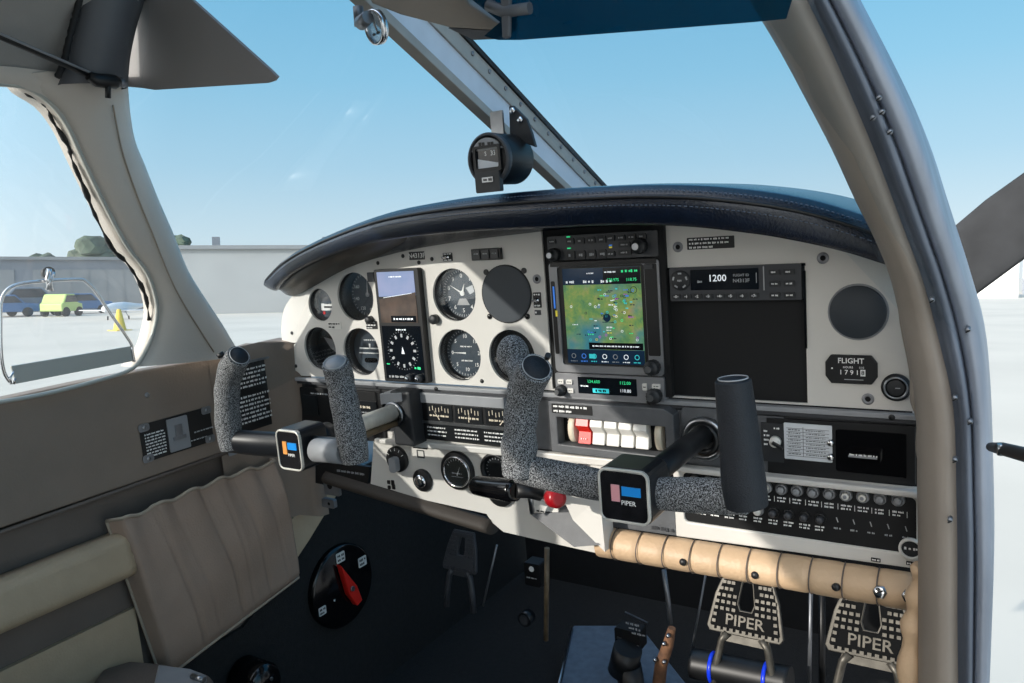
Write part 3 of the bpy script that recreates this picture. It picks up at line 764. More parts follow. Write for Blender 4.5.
# rotary alternate selector
u, v = Q(776, 440)
t = T('rotary_selector_knob', 'small rotary knob with white tick labels left of the grey printed card', 'knob', (u, YP, v))
b = B(PANEL, 'dark_plastic'); b.poly([(u-.016, v-.026), (u+.010, v-.026), (u+.010, v+.022), (u-.016, v+.022)], .003, .0055); b.m('white_ink')
for i in range(4): b.dashes(u-.013, u-.006, v+.012-i*.0055, .0057, .0022, i)
b.dashes(u-.001, u+.006, v+.016, .0057, .0022, 9); b.done('base_plate', t)
b = B(PANEL, 'white_plastic'); b.lathe(u+.001, v, [(.007, .0055), (.0065, .011), (0, .0115)], 20); b.done('knob_cap', t)
b = B(PANEL, 'black'); b.box(u+.005, v-.003, .013, .014, .0035, .005, -.5); b.done('pointer', t, bevel=.0005)
# ================================================================== lower cream fascia
t = T('lower_panel_fascia', 'cream lower sub-panel with round dials left of the throttle quadrant', 'sub-panel', (-.7, YP, -.44))
lz = lambda px, py: Q(px, py)
low = [lz(376, 429), lz(372, 487), lz(430, 500), lz(488, 513), lz(494, 522), lz(505, 531), lz(575, 547), lz(603, 553), lz(605, 500), (-.485, -.340), (-.60, -.335)]
b = B(PANEL, 'panel_cream'); b.poly(low, -.004, .004); b.done('sheet', t, bevel=.001)
b = B(PANEL, 'panel_cream'); b.poly([(-.90, -.338), (-.60, -.331), (-.386, -.329), (-.386, -.340), (-.60, -.342), (-.90, -.346)][::-1], .003, .014); b.done('upper_ledge', t, bevel=.002)
# round knob with light bar
W = .004
def dial(name, label, px, py, r, fn, cat='dial'):
    u, v = Q(px, py); t = T(name, label, cat, (u, YP, v)); fn(t, u, v, r); return t
def f_mag(t, u, v, r):
    b = B(PANEL, 'black'); b.lathe(u, v, [(r, W), (r, W+.005), (r*.93, W+.007), (0, W+.007)], 36); b.m('white_ink')
    for a in (-60, -30, 0, 30, 60): b.text('I', u+.8*r*math.sin(math.radians(a)), v+.8*r*math.cos(math.radians(a)), W+.0072, .007, rz=-math.radians(a))
    b.done('base', t)
    b = B(PANEL, 'grey_light'); b.rr(u+.001, v-.006, .014, r*1.15, .005, W+.007, W+.018); b.done('selector_bar', t, bevel=.002)
dial('fuel_pump_selector', 'round black rotary switch with a pale grey bar, farthest left on the lower sub-panel', 400, 458, .0215, f_mag, 'switch')
def f_key(t, u, v, r):
    b = B(PANEL, 'black'); b.lathe(u, v, [(r, W), (r, W+.004), (r*.9, W+.006), (0, W+.006)], 36); b.done('base', t)
    b = B(PANEL, 'chrome'); b.lathe(u, v, [(r*.6, W+.006), (r*.58, W+.010), (r*.3, W+.012), (0, W+.012)], 28); b.done('lock_barrel', t)
    b = B(PANEL, 'black'); b.box(u, v, W+.012, .002, .009, .002, .3); b.done('key_slot', t)
dial('ignition_lock', 'round black ignition lock with chrome barrel below the rotary switch', 425, 479, .0185, f_key, 'lock')
def f_amp(t, u, v, r):
    b = B(PANEL, 'black'); b.lathe(u-.004, v-.001, [(r*1.22, W), (r*1.22, W+.004), (r*1.1, W+.008), (0, W+.008)], 40); b.done('surround', t)
    b = B(PANEL, 'chrome'); b.lathe_closed(u, v, [(r*.98, W+.006), (r*.98, W+.012), (r*.92, W+.014), (r*.86, W+.012), (r*.86, W+.006)]); b.done('chrome_bezel', t)
    b = B(PANEL, 'gauge_dark'); b.cyl(u, v, r*.87, W+.006, W+.009, 36); b.m('white_ink'); ticks(b, u, v, r*.8, W+.0093, -60, 60, 9, .15, .0006); needle(b, u, v-.006, r*.6, W+.0098, 25, .0008); b.m('grey_ink').dashes(u-.01, u+.01, v-.003, W+.0094, .002, 3); b.box(u, v-.0085, W+.0094, .022, .0008, .0003); b.done('dial_face', t)
    b = B(PANEL, 'gauge_glass'); b.cyl(u, v, r*.86, W+.0115, W+.012, 36); b.done('glass', t)
dial('vacuum_gauge', 'round gauge with bright chrome bezel beside the black throttle grip', 462, 469, .0255, f_amp, 'gauge')
def f_prm(t, u, v, r):
    b = B(PANEL, 'black'); b.lathe_closed(u, v, [(r, W), (r, W+.008), (r*.85, W+.010), (r*.8, W+.002), (r*.8, W)]); b.done('bezel', t)
    b = B(PANEL, 'gauge_dark'); b.cyl(u, v, r*.82, W, W+.003, 32); b.m('grey_ink'); ticks(b, u, v, r*.7, W+.0033, n=20, L=.15, th=.0006); b.done('dial_face', t)
dial('temperature_gauge', 'round black gauge mostly hidden behind the foam yoke horn and throttle grip', 499, 468, .026, f_prm, 'gauge')
def f_under(t, u, v, r):
    b = B(PANEL, 'black'); b.lathe(u, v, [(r, W), (r, W+.006), (r*.85, W+.008), (0, W+.008)], 32); b.done('base', t)
dial('round_cover', 'black round boss under the throttle grip, half hidden', 503, 490, .023, f_under, 'cover')
u, v = Q(422, 449)
t = T('key_diagram_placard', 'small black lettered strip with an outlined square beneath on the lower sub-panel', 'placard', (u, YP, v))
b = B(PANEL, 'black'); b.rr(u, v+.006, .029, .0085, .0005, W, W+.001); b.m('white_ink').dashes(u-.012, u+.012, v+.006, W+.0012, .004, 4); b.done('strip', t)
b = B(PANEL, 'bezel_grey'); b.poly(rrect(u, v-.007, .015, .013, .001), W, W+.0008, holes=[rrect(u, v-.0065, .012, .009, .0005)[::-1]]); b.box(u, v-.012, W+.0008, .014, .002, .0008); b.done('outline', t)
u, v = Q(394, 484)
t = T('indicator_light_group', 'four tiny dark squares and dots low on the left of the sub-panel', 'indicator lights', (u, YP, v))
for du, dv in ((-.007, .004), (-.007, -.005), (.002, .004), (.003, -.003)):
    b = B(PANEL, 'black'); b.rr(u+du, v+dv, .006, .006 if du < 0 else .0085, .001, W, W+.0015); b.done('lamp', t)
# bracket bits at the left end
t = T('wiring_bracket', 'small grey metal bracket with terminal below the left end of the panel', 'bracket', (-1.02, YP-.01, -.41))
b = B(PANEL, 'black'); q = [lz(318, 482), lz(318, 458), lz(372, 466), lz(370, 492)]; b.poly(q[::-1], 0, .006); b.done('backing', t)
b = B(PANEL, 'steel_dull'); u, v = Q(336, 485); b.rr(u, v, .036, .030, .003, .006, .012); b.m('hole_dark').cyl(u-.003, v+.002, .006, .012, .0125, 16); b.done('bracket_plate', t, bevel=.001)
b = B(PANEL, 'steel_dull'); u, v = Q(331, 502); b.rr(u, v, .030, .016, .003, .0, .008); b.m('hole_dark').cyl(u+.003, v, .003, .008, .0085, 12); b.done('lower_plate', t, bevel=.001)
b = B(PANEL, 'grey_light'); u, v = Q(352, 470); b.dashes(u-.03, u+.035, v-.002, .0065, .004, 3); b.done('terminal_strip', t)
# ------------------------------------------------------------------ throttle quadrant
t = T('throttle_quadrant', 'throttle quadrant with a black barrel grip and red mixture knob at centre', 'throttle quadrant', (-.52, .9, -.42))
b = B(IDM, 'black_gloss'); p0 = UY(473, 485, .865); p1 = UY(516, 491, .845)
d = (p1-p0)
pts = [p0+d*x for x in (0, .02, .1, .3, .7, .92, .99, 1)]
b.tube(pts, [.006, .011, .0135, .0145, .0155, .0155, .014, .010], 24); b.done('throttle_grip', t)
b = B(IDM, 'black'); p2 = UY(541, 494, .87); b.tube([p1, (p1+p2)/2+Vector((0, 0, .002)), p2], .0095, 14); b.done('throttle_arm', t)
b = B(IDM, 'steel'); b.tube([UY(519, 481, .87), UY(545, 489, .88)], .005, 12); b.tube([UY(530, 494, .885), UY(532, 512, .90)], .004, 10); b.done('lever_link', t)
b = B(IDM, 'red_dark'); c = UY(555, 498, .845); d = (UY(560, 498.5, .835)-UY(546, 496, .858)).normalized()
b.tube([c-d*.012, c-d*.010, c-d*.003, c+d*.006, c+d*.011, c+d*.012], [.006, .0115, .013, .013, .011, .006], 24); b.done('mixture_knob', t)
b = B(IDM, 'black'); b.tube([c-d*.012, UY(543, 496, .905)], .0045, 10); b.done('mixture_arm', t)
b = B(panel_at(.925), 'white_plastic'); u, v = Q(547, 508, .925); b.rr(u, v, .040, .022, .001, 0, .003); b.m('black'); b.dashes(u-.016, u+.018, v-.005, .0033, .003, 4); b.box(u, v-.009, .0033, .036, .002, .0004); b.done('quadrant_placard', t)
b = B(IDM, 'grey_plastic')
a_ = [UY(530, 514, .92), UY(574, 512, .92), UY(600, 545, .90), UY(574, 547, .90)]
b.loft([[(p.x, p.y, p.z) for p in a_], [(p.x, p.y+.03, p.z+.004) for p in a_]], smooth=False); b.done('quadrant_skirt', t, recalc=True)
b = B(IDM, 'panel_cream'); a_ = [UY(560, 492, .905), UY(600, 498, .905), UY(605, 552, .90), UY(573, 520, .905)]
b.loft([[(p.x, p.y, p.z) for p in a_], [(p.x, p.y+.03, p.z) for p in a_]], smooth=False); b.done('quadrant_side', t, recalc=True)
# three dark lever slots above the centre yoke arm
t = T('slanted_lever_guides', 'row of slanted dark lever slots just above the copilot yoke left arm', 'lever guides', (-.5, .93, -.345))
for k in range(3):
    u, v = Q(556+k*16, 457+k*1.2); b = B(PANEL, 'bezel_grey'); b.poly([(u-.016, v-.010), (u-.002, v-.010), (u+.014, v+.008), (u+.002, v+.008)], .004, .010); b.m('black').poly([(u-.011, v-.007), (u-.006, v-.007), (u+.008, v+.006), (u+.004, v+.006)], .010, .0105); b.done('slot_guide', t)
# ------------------------------------------------------------------ breaker panel
t = T('circuit_breaker_panel', 'black panel with two rows of round circuit breakers at lower right', 'breaker panel', (-.24, YP, -.40))
def lp(px, py): u, v = Q(px, py); return (u, v)
bz = lambda u: (u+.355)/(.25)
b = B(PANEL, 'black')
Z1 = lambda u: -.3375; 
b.rr(-.238, -.3725, .272, .068, .006, .002, .005); b.done('backing', t)
b = B(PANEL, 'panel_cream'); ol = [(-.386, -.428), (-.100, -.422), (-.100, -.327), (-.386, -.329)]
b.poly(ol, .002, .008, holes=[rrect(-.238, -.3725, .270, .066, .006)[::-1]]); b.done('cream_surround', t, bevel=.002)
b = B(PANEL, 'panel_cream'); b.box(-.243, -.3315, .013, .286, .007, .014); b.done('ledge', t, bevel=.002)
def breaker(u, v, lit):  # lit: light on these breakers put into paler rings and buttons
    b = B(PANEL, 'grey_light' if lit else 'bezel_silver'); b.lathe_closed(u, v, [(.0074, .005), (.0068, .009), (.0055, .0105), (.0046, .009), (.0046, .005)], 22)
    b.m('white_plastic' if lit else 'grey_light').lathe(u, v, [(.0042, .005), (.0042, .0125), (.0036, .0135), (0, .0135)], 18); b.m('grey_light').cyl(u, v, .0022, .0135, .0138, 12)
    b.done('circuit_breaker', t)
n = 14
for k in range(n):
    u = -.358+k*.0182
    breaker(u, -.3490+.0004*k, k in (1, 2, 3, 10, 11, 4, 5))
    b = B(PANEL, 'white_ink'); b.dashes(u-.006, u+.006, -.3585, .0052, .0022, k); b.dashes(u-.006, u+.005, -.3625, .0052, .0022, k+30); b.box(u+.0091, -.3605, .0052, .0006, .007, .0003); b.done('breaker_label', t)
for k in range(9):
    u = -.350+k*.0182
    b = B(PANEL, 'bezel_silver' if k in (4,) else 'black'); b.lathe_closed(u, -.3775, [(.0066, .005), (.0066, .008), (.0052, .009), (.0046, .008), (.0046, .005)], 20); b.m('white_plastic' if k == 4 else 'bezel_grey').lathe(u, -.3775, [(.0044, .005), (.0044, .014), (.003, .016), (0, .016)], 16); b.done('circuit_breaker', t)
    b = B(PANEL, 'white_ink'); b.dashes(u-.007, u+.006, -.3885, .0052, .0022, k+3); b.dashes(u-.007, u+.005, -.3925, .0052, .0022, k+50); b.done('breaker_label', t)
for k in range(9, 14):
    u = -.350+k*.0182; b = B(PANEL, 'grey_ink'); b.dashes(u-.004, u+.004, -.3875, .0052, .0022, k+3); b.box(u, -.377, .0052, .001, .006, .0004, .3); b.done('breaker_label', t)
u, v = Q(909, 545)
b = B(PANEL, 'white_plastic'); b.lathe_closed(u+.003, v, [(.0125, .008), (.0125, .012), (.010, .013), (.0095, .012), (.0095, .008)]); b.m('dark_plastic').cyl(u+.003, v, .0096, .006, .010, 24); b.m('white_ink').dashes(u-.004, u+.010, v, .0105, .003, 3); b.done('alternator_switch', t)
for px in (877, 912):
    u, v = Q(px, 557+ (px-877)*.1); b = B(PANEL, 'black'); b.rr(u, v, .010, .0045, .0005, .008, .009); b.m('white_ink').dashes(u-.004, u+.004, v, .0092, .002, 3); b.done('small_label', t)
u, v = Q(655, 531); 
b = B(PANEL, 'grey_plastic'); b.poly([(-.50, -.430), (-.386, -.428), (-.386, -.395), (-.50, -.395)], .0, .006); b.done('grey_end_panel', t, bevel=.001)
b = B(PANEL, 'bezel_grey'); b.dashes(-.42, -.389, -.4205, .0085, .005, 3); b.done('engraved_text', t)
# ------------------------------------------------------------------ crash pad (padded tan roll)
t = T('padded_knee_roll', 'tan stitched leather roll along the bottom edge of the right panel', 'padded roll', (-.3, .93, -.46))
b = B(IDM, 'crash_tan'); rows = []
xs = [-.493+i*(.393/96) for i in range(97)]
def roll_sec(x, puff):
    zt = -.450+(x+.505)*.008; P_ = []
    for i in range(13):
        a = math.radians(100+ i*(300-100)/12)
        P_.append((x, .948+.030*math.cos(a)*(.85+.15*puff)-.008, zt+.0225*math.sin(a)*(.93+.07*puff)))
    return P_
seams = [-.505+.0365*k for k in range(12)]
for x in xs:
    dmin = min(abs(x-s) for s in seams); puff = min(1, dmin/.006)**.5
    rows.append(roll_sec(x, puff))
b.loft(rows); b.done('roll', t, recalc=True)
for s in seams[1:]:
    b = B(IDM, 'leather_taupe_dark'); q = roll_sec(s, 1.0); b.tube([Vector(p)+Vector((0, 0, 0)) for p in q], .0009, 6); b.done('seam', t)
for px, py in ((755, 577), (836, 589), (683, 564)):
    b = B(IDM, 'black'); c = UY(px, py-2, .9105); bb = B(frame(c, (1, 0, 0), (0, .35, 1)), 'black'); bb.lathe(0, 0, [(.005, 0), (.004, .003), (0, .003)], 14); bb.done('snap_button', t)
for px, py in ((880, 592), (909, 596)):
    c = UY(px, py, .911); bb = B(frame(c, (1, 0, 0), (0, .35, 1)), 'chrome'); bb.lathe(0, 0, [(.008, 0), (.0075, .002), (.004, .003), (0, .003)], 6); bb.m('black').box(0, 0, .003, .008, .002, .001, .6); bb.done('metal_rosette', t)
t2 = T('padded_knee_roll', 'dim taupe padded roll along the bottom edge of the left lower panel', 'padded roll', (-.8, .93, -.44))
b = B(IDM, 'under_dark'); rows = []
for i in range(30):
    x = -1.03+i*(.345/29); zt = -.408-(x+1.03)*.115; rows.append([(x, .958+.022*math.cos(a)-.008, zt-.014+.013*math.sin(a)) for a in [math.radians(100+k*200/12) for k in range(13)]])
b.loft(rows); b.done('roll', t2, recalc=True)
# ================================================================== GLARESHIELD
t = T('padded_glareshield', 'black stitched leather padded cowl arching over the instrument panel', 'glareshield', (XC, .9, 0))
top_px = [(274,277),(281,267),(294,255),(320,240),(360,223),(400,210),(440,202),(480,196),(520,192),(560,189),(600,186.5),(650,184.5),(700,185),(740,188),(780,193),(820,201),(860,213),(890,224),(920,238)]
def lipY(px):
    s = (px-590)/320.0
    return .80+.105*min(1, s*s)**.9 if px < 590 else .80+.085*min(1, s*s)
crest = []
for px, py in spl(top_px, 4):
    crest.append(UY(px, py, lipY(px)+.02))
# lower visible edge of the lip
bot_px = [(275,282),(281,291),(293,296),(312,287),(345,269),(380,257),(420,248),(470,240),(520,234),(560,229.5),(600,226.5),(650,224.5),(700,226),(740,230),(780,236),(815,243),(850,252),(880,262),(905,270)]
under = [UY(px, py, YP-.004 if i > 1 else lipY(px)+.03) for i, (px, py) in enumerate(spl(bot_px, 4))]
b = B(IDM, 'leather_black'); rows = []
N_ = len(crest)
for i in range(N_):
    c, u_ = crest[i], under[i]
    # lip section: crest -> rounded nose -> underside -> panel
    h = max(.010, (c.z-u_.z)); r = min(.020, h*.42)
    nose = Vector((c.x+(u_.x-c.x)*.25, c.y-.022, c.z-.75*r-.006))
    sec = [Vector((c.x, c.y+.16, c.z+.000)), Vector((c.x, c.y+.05, c.z+.001)), c,
           Vector((c.x, c.y-.010, c.z-.0025)), Vector((c.x+(u_.x-c.x)*.08, c.y-.0185, c.z-.009)), nose,
           Vector((c.x+(u_.x-c.x)*.35, c.y-.016, c.z-.010-1.3*r)), Vector((c.x+(u_.x-c.x)*.5, c.y-.002, c.z-.012-1.55*r)),
           Vector((c.x+(u_.x-c.x)*.8, c.y*.4+u_.y*.6, c.z*.45+u_.z*.55-.25*r-.004)), u_, Vector((u_.x, u_.y+.02, u_.z+.008))]
    rows.append([tuple(p) for p in spl([tuple(q) for q in sec], 3)])
b.grid(rows, flip=True)
b.done('padded_lip', t)
for k, (idx, off) in enumerate(((11, .0006), (15, .0006))):
    b = B(IDM, 'stitch'); 
    for i in range(2, N_-1):
        p, q = Vector(rows[i][idx]), Vector(rows[i+1][idx])
        nseg = max(1, int((q-p).length/.0045))
        for j in range(nseg):
            a_ = p.lerp(q, (j+.1)/nseg); c_ = p.lerp(q, (j+.65)/nseg)
            o = Vector((0, -.0012, .0008 if k == 0 else .0))
            b.tube([a_+o, c_+o], .0005, 5)
    b.done('stitching', t)
b = B(IDM, 'black'); p_ = [Vector(rows[i][13])+Vector((0, -.001, 0)) for i in range(1, N_)]
b.tube(p_, .0022, 8); b.done('piping', t)
# left end underside bulge
b = B(IDM, 'leather_under'); secs = []
for i in range(3, 24):
    c = Vector(rows[i][20]); u_ = under[i]; k = max(0, math.sin(PI*(i-3)/20))**.6*.016; yo = .010*(1-k/.016)
    m_ = (c+u_)/2+Vector((0, -.006*k/.016, -.35*k))
    secs.append([tuple(c+Vector((0, .004+yo, .004))), tuple(c.lerp(m_, .6)+Vector((0, -.002+yo, -.002+yo))), tuple(m_+Vector((0, yo, yo))), tuple(m_.lerp(u_, .6)+Vector((0, -.002+yo, yo))), tuple(u_+Vector((0, -.001+yo, 0)))])
b.grid(secs, flip=True); b.done('underside_cushion', t)
# ================================================================== YOKES
def yoke(label, cx, cz, Y, lg, rg, tipL, tipR, badge_w, badge_h, seed, xs_=1.0, colL='foam', colR='foam_sky_tint', ball=None, armm='foam', shaft=('yoke_metal', .0135)):
    t = T('control_yoke', label, 'control yoke', (cx, Y, cz))
    M = panel_at(Y)
    # shaft
    b = B(IDM, shaft[0]); b.tube([(cx, YP-.012, cz), (cx, Y+.02, cz)], shaft[1], 28); b.done('control_shaft', t)
    if shaft[0] != 'yoke_metal':
        b = B(IDM, 'tube_grease'); b.tube([(cx+.004, YP-.03, cz-.017), (cx+.004, Y+.03, cz-.017)], .005, 12); b.done('guide_rod', t)
    # hub body
    b = B(M, 'yoke_metal'); b.rr(cx, cz, badge_w*1.02, badge_h*1.02, .010, -.034, .010); b.done('hub', t, bevel=.003)
    b = B(M, 'yoke_metal'); b.lathe(cx, cz, [(.020, -.060), (.020, -.034)], 28); b.done('shaft_collar', t)
    # badge
    tb = B(M, 'badge_black'); tb.rr(cx, cz, badge_w*.90, badge_h*.90, .006, .010, .0135); bd = tb.done('emblem_badge', t, bevel=.001)
    tb = B(M, 'edge_silver'); tb.poly(rrect(cx, cz, badge_w*.99, badge_h*.99, .009), .010, .0145, holes=[rrect(cx, cz, badge_w*.90, badge_h*.90, .0065)[::-1]]); tb.done('chrome_frame', bd, bevel=.001)
    tb = B(M, 'badge_pink' if seed == 1 else 'badge_orange'); tb.box(cx-.0085*badge_w/.055, cz+.003, .014, .009*badge_w/.055, .0175, .0012); tb.done('emblem_block', bd)
    tb = B(M, 'badge_blue'); tb.box(cx+.0085*badge_w/.055, cz+.006, .014, .020*badge_w/.055, .0095, .0012); tb.done('emblem_block', bd)
    tb = B(M, 'white_ink'); tb.text('PIPER', cx+.005*badge_w/.055, cz-.0065, .0138, .0066*badge_w/.055); tb.done('emblem_letters', bd)
    # arms
    for side, g, mm in ((-1, lg, armm), (1, rg, 'foam' if armm == 'foam' else armm)):
        b = B(IDM, mm); a = Vector((cx+side*badge_w*.42, Y+.012, cz-.002)); e = g[0]
        pts = spl([a, a.lerp(e, .5)+Vector((0, .004, -.002)), e], 6)
        b.tube(pts, [.0165+.0015*math.sin(PI*i/(len(pts)-1)) for i in range(len(pts))], 20, sq=(.75, 1.0)); b.done('arm', t)
    return t, M
def horn(t, pts, radii, m, name='hand_grip', ridge=0, cap=None, sq=(1,1)):
    b = B(IDM, m); P_ = spl([tuple(p)+(r,) for p, r in zip(pts, radii)], 10)
    pp = [p[:3] for p in P_]; rr = [p[3] for p in P_]; n = len(pp)
    if ridge:
        rr = [r*(1+ridge*math.sin(i/n*PI*9)) if .12 < i/n < .75 else r for i, r in enumerate(rr)]
    # round the free ends
    b.tube(pp, rr, 28, sq=sq)
    o = b.done(name, t, bevel=.004, seg=3)
    o.modifiers['bevel'].angle_limit = math.radians(60)
    if cap:
        e, e0 = Vector(pp[-1]), Vector(pp[-2]); d = (e-e0).normalized()
        u_ = d.cross(Vector((0, 0, 1))).normalized(); Mf = frame(e, u_, d.cross(u_)); 
        if (Mf.to_3x3() @ Vector((0, 0, 1))).dot(d) < 0: Mf = frame(e, -u_, d.cross(u_))
        bb = B(Mf, cap); r = rr[-1]; bb.lathe(0, 0, [(r*.86, -.001), (r*.82, .0015), (0, .003)], 24); bb.m('grey_ink').ring(0, 0, r*.80, r*.84, .001, .0022, 28); bb.done('grip_cap', o)
    return o
Y0 = .71
# copilot yoke
def y(px, py, dy=0): return UY(px, py, Y0+dy)
t, M = yoke('black foam-gripped yoke at centre right with square PIPER emblem hub', XR, -.284, Y0, [y(517, 468)], [y(745, 497)], None, None, .056, .057, 1)
horn(t, [y(520, 474), y(519, 455), y(520, 430), y(522, 405), y(527, 385, -.004), y(536, 368, -.016)], [.0195, .020, .0185, .0185, .0190, .0185], 'foam', ridge=.05, cap='foam_sky_tint')
b = B(IDM, 'foam'); c = y(513, 356, .03); rows_ = []
bmv = bmesh.new(); bmesh.ops.create_uvsphere(bmv, u_segments=24, v_segments=14, radius=1)
for f_ in bmv.faces:
    vs_ = [b.v(c.x+v_.co.x*.019, c.y+v_.co.y*.018, c.z+v_.co.z*.024) for v_ in f_.verts]; b.f(vs_, True)
bmv.free(); bmesh.ops.remove_doubles(b.bm, verts=b.bm.verts, dist=1e-5); b.tube([c, y(524, 385, .0)], .013, 16); b.done('thumb_rest', t)
b = B(IDM, 'black'); c = y(547, 358, -.025); b.tube([c, c+Vector((.004, -.004, .004))], .003, 10); b.done('push_to_talk_button', t)
horn(t, [y(747, 506), y(744, 485), y(741, 455), y(738, 425), y(735, 400), y(733, 380)], [.0195, .0205, .0195, .0185, .0175, .0165], 'foam_sky_tint', cap='foam_sky_tint')
# pilot yoke
t, M = yoke('black foam-gripped yoke at left with narrow chrome-edged emblem hub', XL, -.282, Y0, [y(228, 441)], [y(352, 452)], None, None, .046, .056, 2, armm='yoke_metal', shaft=('edge_silver', .0125))
horn(t, [y(232, 449), y(229, 430), y(227, 405), y(228, 382), y(233, 365, -.004), y(239, 356, -.006)], [.0160, .0180, .0175, .0175, .018, .0165], 'foam', ridge=.03, cap='foam_sky_tint')
b = B(IDM, 'black'); c = y(222, 357, -.018); b.tube([c, c+Vector((-.002, -.002, .006))], .005, 10); b.done('push_to_talk_button', t)
horn(t, [y(356, 462), y(353, 445), y(347, 415), y(342, 390), y(339, 375), y(335, 363, -.008)], [.0160, .0190, .0185, .0175, .018, .017], 'foam', ridge=.02, cap='grey_light')  # pale cap: light on this grip end put into its colour
b = B(IDM, 'grey_light'); b.tube([y(316, 450, .0), y(345, 452, .0)], .0155, 20); b.done('boom_cover', t)
# ================================================================== WALLS OF THE CABIN
ZF = -.93
# left wall: lower leather panel
XW = -1.12
b = B(wall_at(XW), 'leather_taupe')
b.poly([(-1.6, -.350), (.90, -.345), (.955, -.345), (.955, -.190), (.90, -.178), (.82, -.186), (.60, -.180), (-1.6, -.18)], -.03, 0)
b.done('wall_left', None, kind='structure', bevel=.003)
b = B(wall_at(XW), 'leather_taupe_dark')
b.poly([(-1.6, -1.0), (.90, -1.0), (1.70, -1.0), (1.70, -.50), (.955, -.50), (.955, -.352), (-1.6, -.352)], -.035, -.012)
b.m('carpet_dark').poly([(.60, -.98), (1.70, -.98), (1.70, -.47), (1.00, -.47), (.92, -.60), (.80, -.655), (.62, -.66)], -.012, -.004)
b.done('wall_left_lower', None, kind='structure')
# wall upholstery edge piping
b = B(IDM, 'leather_taupe_dark'); b.tube([(XW+.001, -1.6, -.351), (XW+.001, .3, -.352), (XW+.001, .60, -.349), (XW+.001, .95, -.346)], .003, 8); b.done('wall_welt', None, label='raised piped seam running along the left wall above the armrest', cat='piping')
# forward taupe corner panel by the instrument panel end
b = B(IDM, 'leather_taupe')
cp = [UX(240, 352, XW+.004), UX(262, 343, XW+.004), UX(283, 340, XW+.004)]
secs = []
for zz, yo in ((-.178, 0), (-.182, .004), (-.25, .008), (-.36, .008), (-.50, .012)):
    secs.append([(XW+.002, .80, zz), (XW+.006, .90, zz+.002), (XW+.014, .925+yo, zz), (XW+.034, .938+yo, zz-.004), (XW+.046, .9455+yo, zz-.006), (XW+.046, .965+yo, zz-.008)])
b.grid(secs, flip=False)
b.grid([[(XW-.01, .80, -.178), (XW-.01, .96, -.178)], [(XW+.006, .90, -.176), (XW+.046, .965, -.186)]])
b.done('corner_upholstery', None, label='rounded taupe corner upholstery panel beside the left end of the instrument panel', cat='upholstery')
# lower light strip below wall
b = B(wall_at(XW), 'armrest_cream'); b.poly([(-.6, -.76), (.62, -.66), (.62, -.533), (-.6, -.533)], -.012, -.004); b.done('lower_side_panel', None, label='pale beige flat side panel under the armrest at lower left', cat='panel')
b = B(wall_at(XW), 'armrest_cream'); q = [UX(293, 540, XW), UX(330, 516, XW), UX(318, 524, XW), UX(292, 560, XW)]; b.poly([(.90, -.60), (.96, -.56), (1.04, -.50), (1.03, -.475), (.93, -.505), (.90, -.52)], -.010, .002); b.done('kick_trim', None, label='small beige trim wedge showing forward of the map pocket', cat='trim')
# armrest
t = T('armrest', 'long cream padded armrest rail on the left side wall', 'armrest', (XW, .2, -.47))
b = B(IDM, 'armrest_cream'); secs = []
pf = [(0, -.403), (.030, -.402), (.046, -.408), (.052, -.418), (.050, -.430), (.054, -.436), (.052, -.447), (.054, -.452), (.050, -.460), (.044, -.467), (0, -.470)]
for yy in (-1.0, .2, .45, .60, .618): secs.append([(XW-.006+a*.72*(1 if yy < .61 else .9), yy, z_-.004) for a, z_ in pf])
b.loft(secs); b.done('armrest_pad', t, recalc=True)
# map pocket
t = T('map_pocket', 'pleated taupe leather map pocket with piped edges on the left wall', 'pocket', (XW, .75, -.62))
b = B(IDM, 'pocket_cloth'); rows_ = []
ny, nz = 90, 26
def pocket_pt(s, k):
    # s along, k 0 top .. 1 bottom
    topy = .595+s*(.895-.595); boty = .640+s*(.925-.640)
    zt = -.386+.006*math.sin(s*3)+.004*math.sin(s*34)*(1-k); zb_ = -.662+s*(.045)
    yy = topy*(1-k)+boty*k; zz = zt*(1-k)+zb_*k
    pl = 0
    for c_, w_, a_ in ((.22, .018, .010), (.33, .012, .005), (.50, .016, .011), (.60, .012, .006), (.72, .014, .008), (.86, .012, .004)):
        cc = c_+.08*(k-.3)*(1 if c_ < .55 else .6)
        pl += a_*(.35+.65*min(1, abs(s-cc)/w_))-a_ if abs(s-cc) < w_*1 else 0
    edge = min(1, s/.03)*min(1, (1-s)/.03)*min(1, (1-k)/.06)
    puff = (.014+.020*math.sin(PI*min(1, k*.9+.12))+.004*math.sin(s*34)*(1-k)**2+.0025*math.sin(k*9+s*6))*edge
    return (XW+.002+puff+pl*(.5+.5*k)*edge*1.0, yy, zz)
for j in range(nz+1): rows_.append([pocket_pt(i/ny, j/nz) for i in range(ny+1)])
b.grid(rows_, flip=True); b.done('pocket_bag', t)
b = B(IDM, 'pocket_trim'); b.tube([Vector(p)+Vector((.001, 0, 0)) for p in rows_[0]], .0028, 8); b.done('top_hem', t)
b = B(IDM, 'pocket_trim'); b.tube([Vector(p)+Vector((.001, 0, 0)) for p in rows_[-1]], .0028, 8); b.done('bottom_hem', t)
b = B(IDM, 'pocket_trim'); b.tube([Vector(r[0])+Vector((.001, 0, 0)) for r in rows_], .0024, 8); b.done('side_hem', t)
b = B(IDM, 'pocket_trim'); b.tube([Vector(r[-1])+Vector((.001, 0, 0)) for r in rows_], .0018, 8); b.done('side_hem', t)
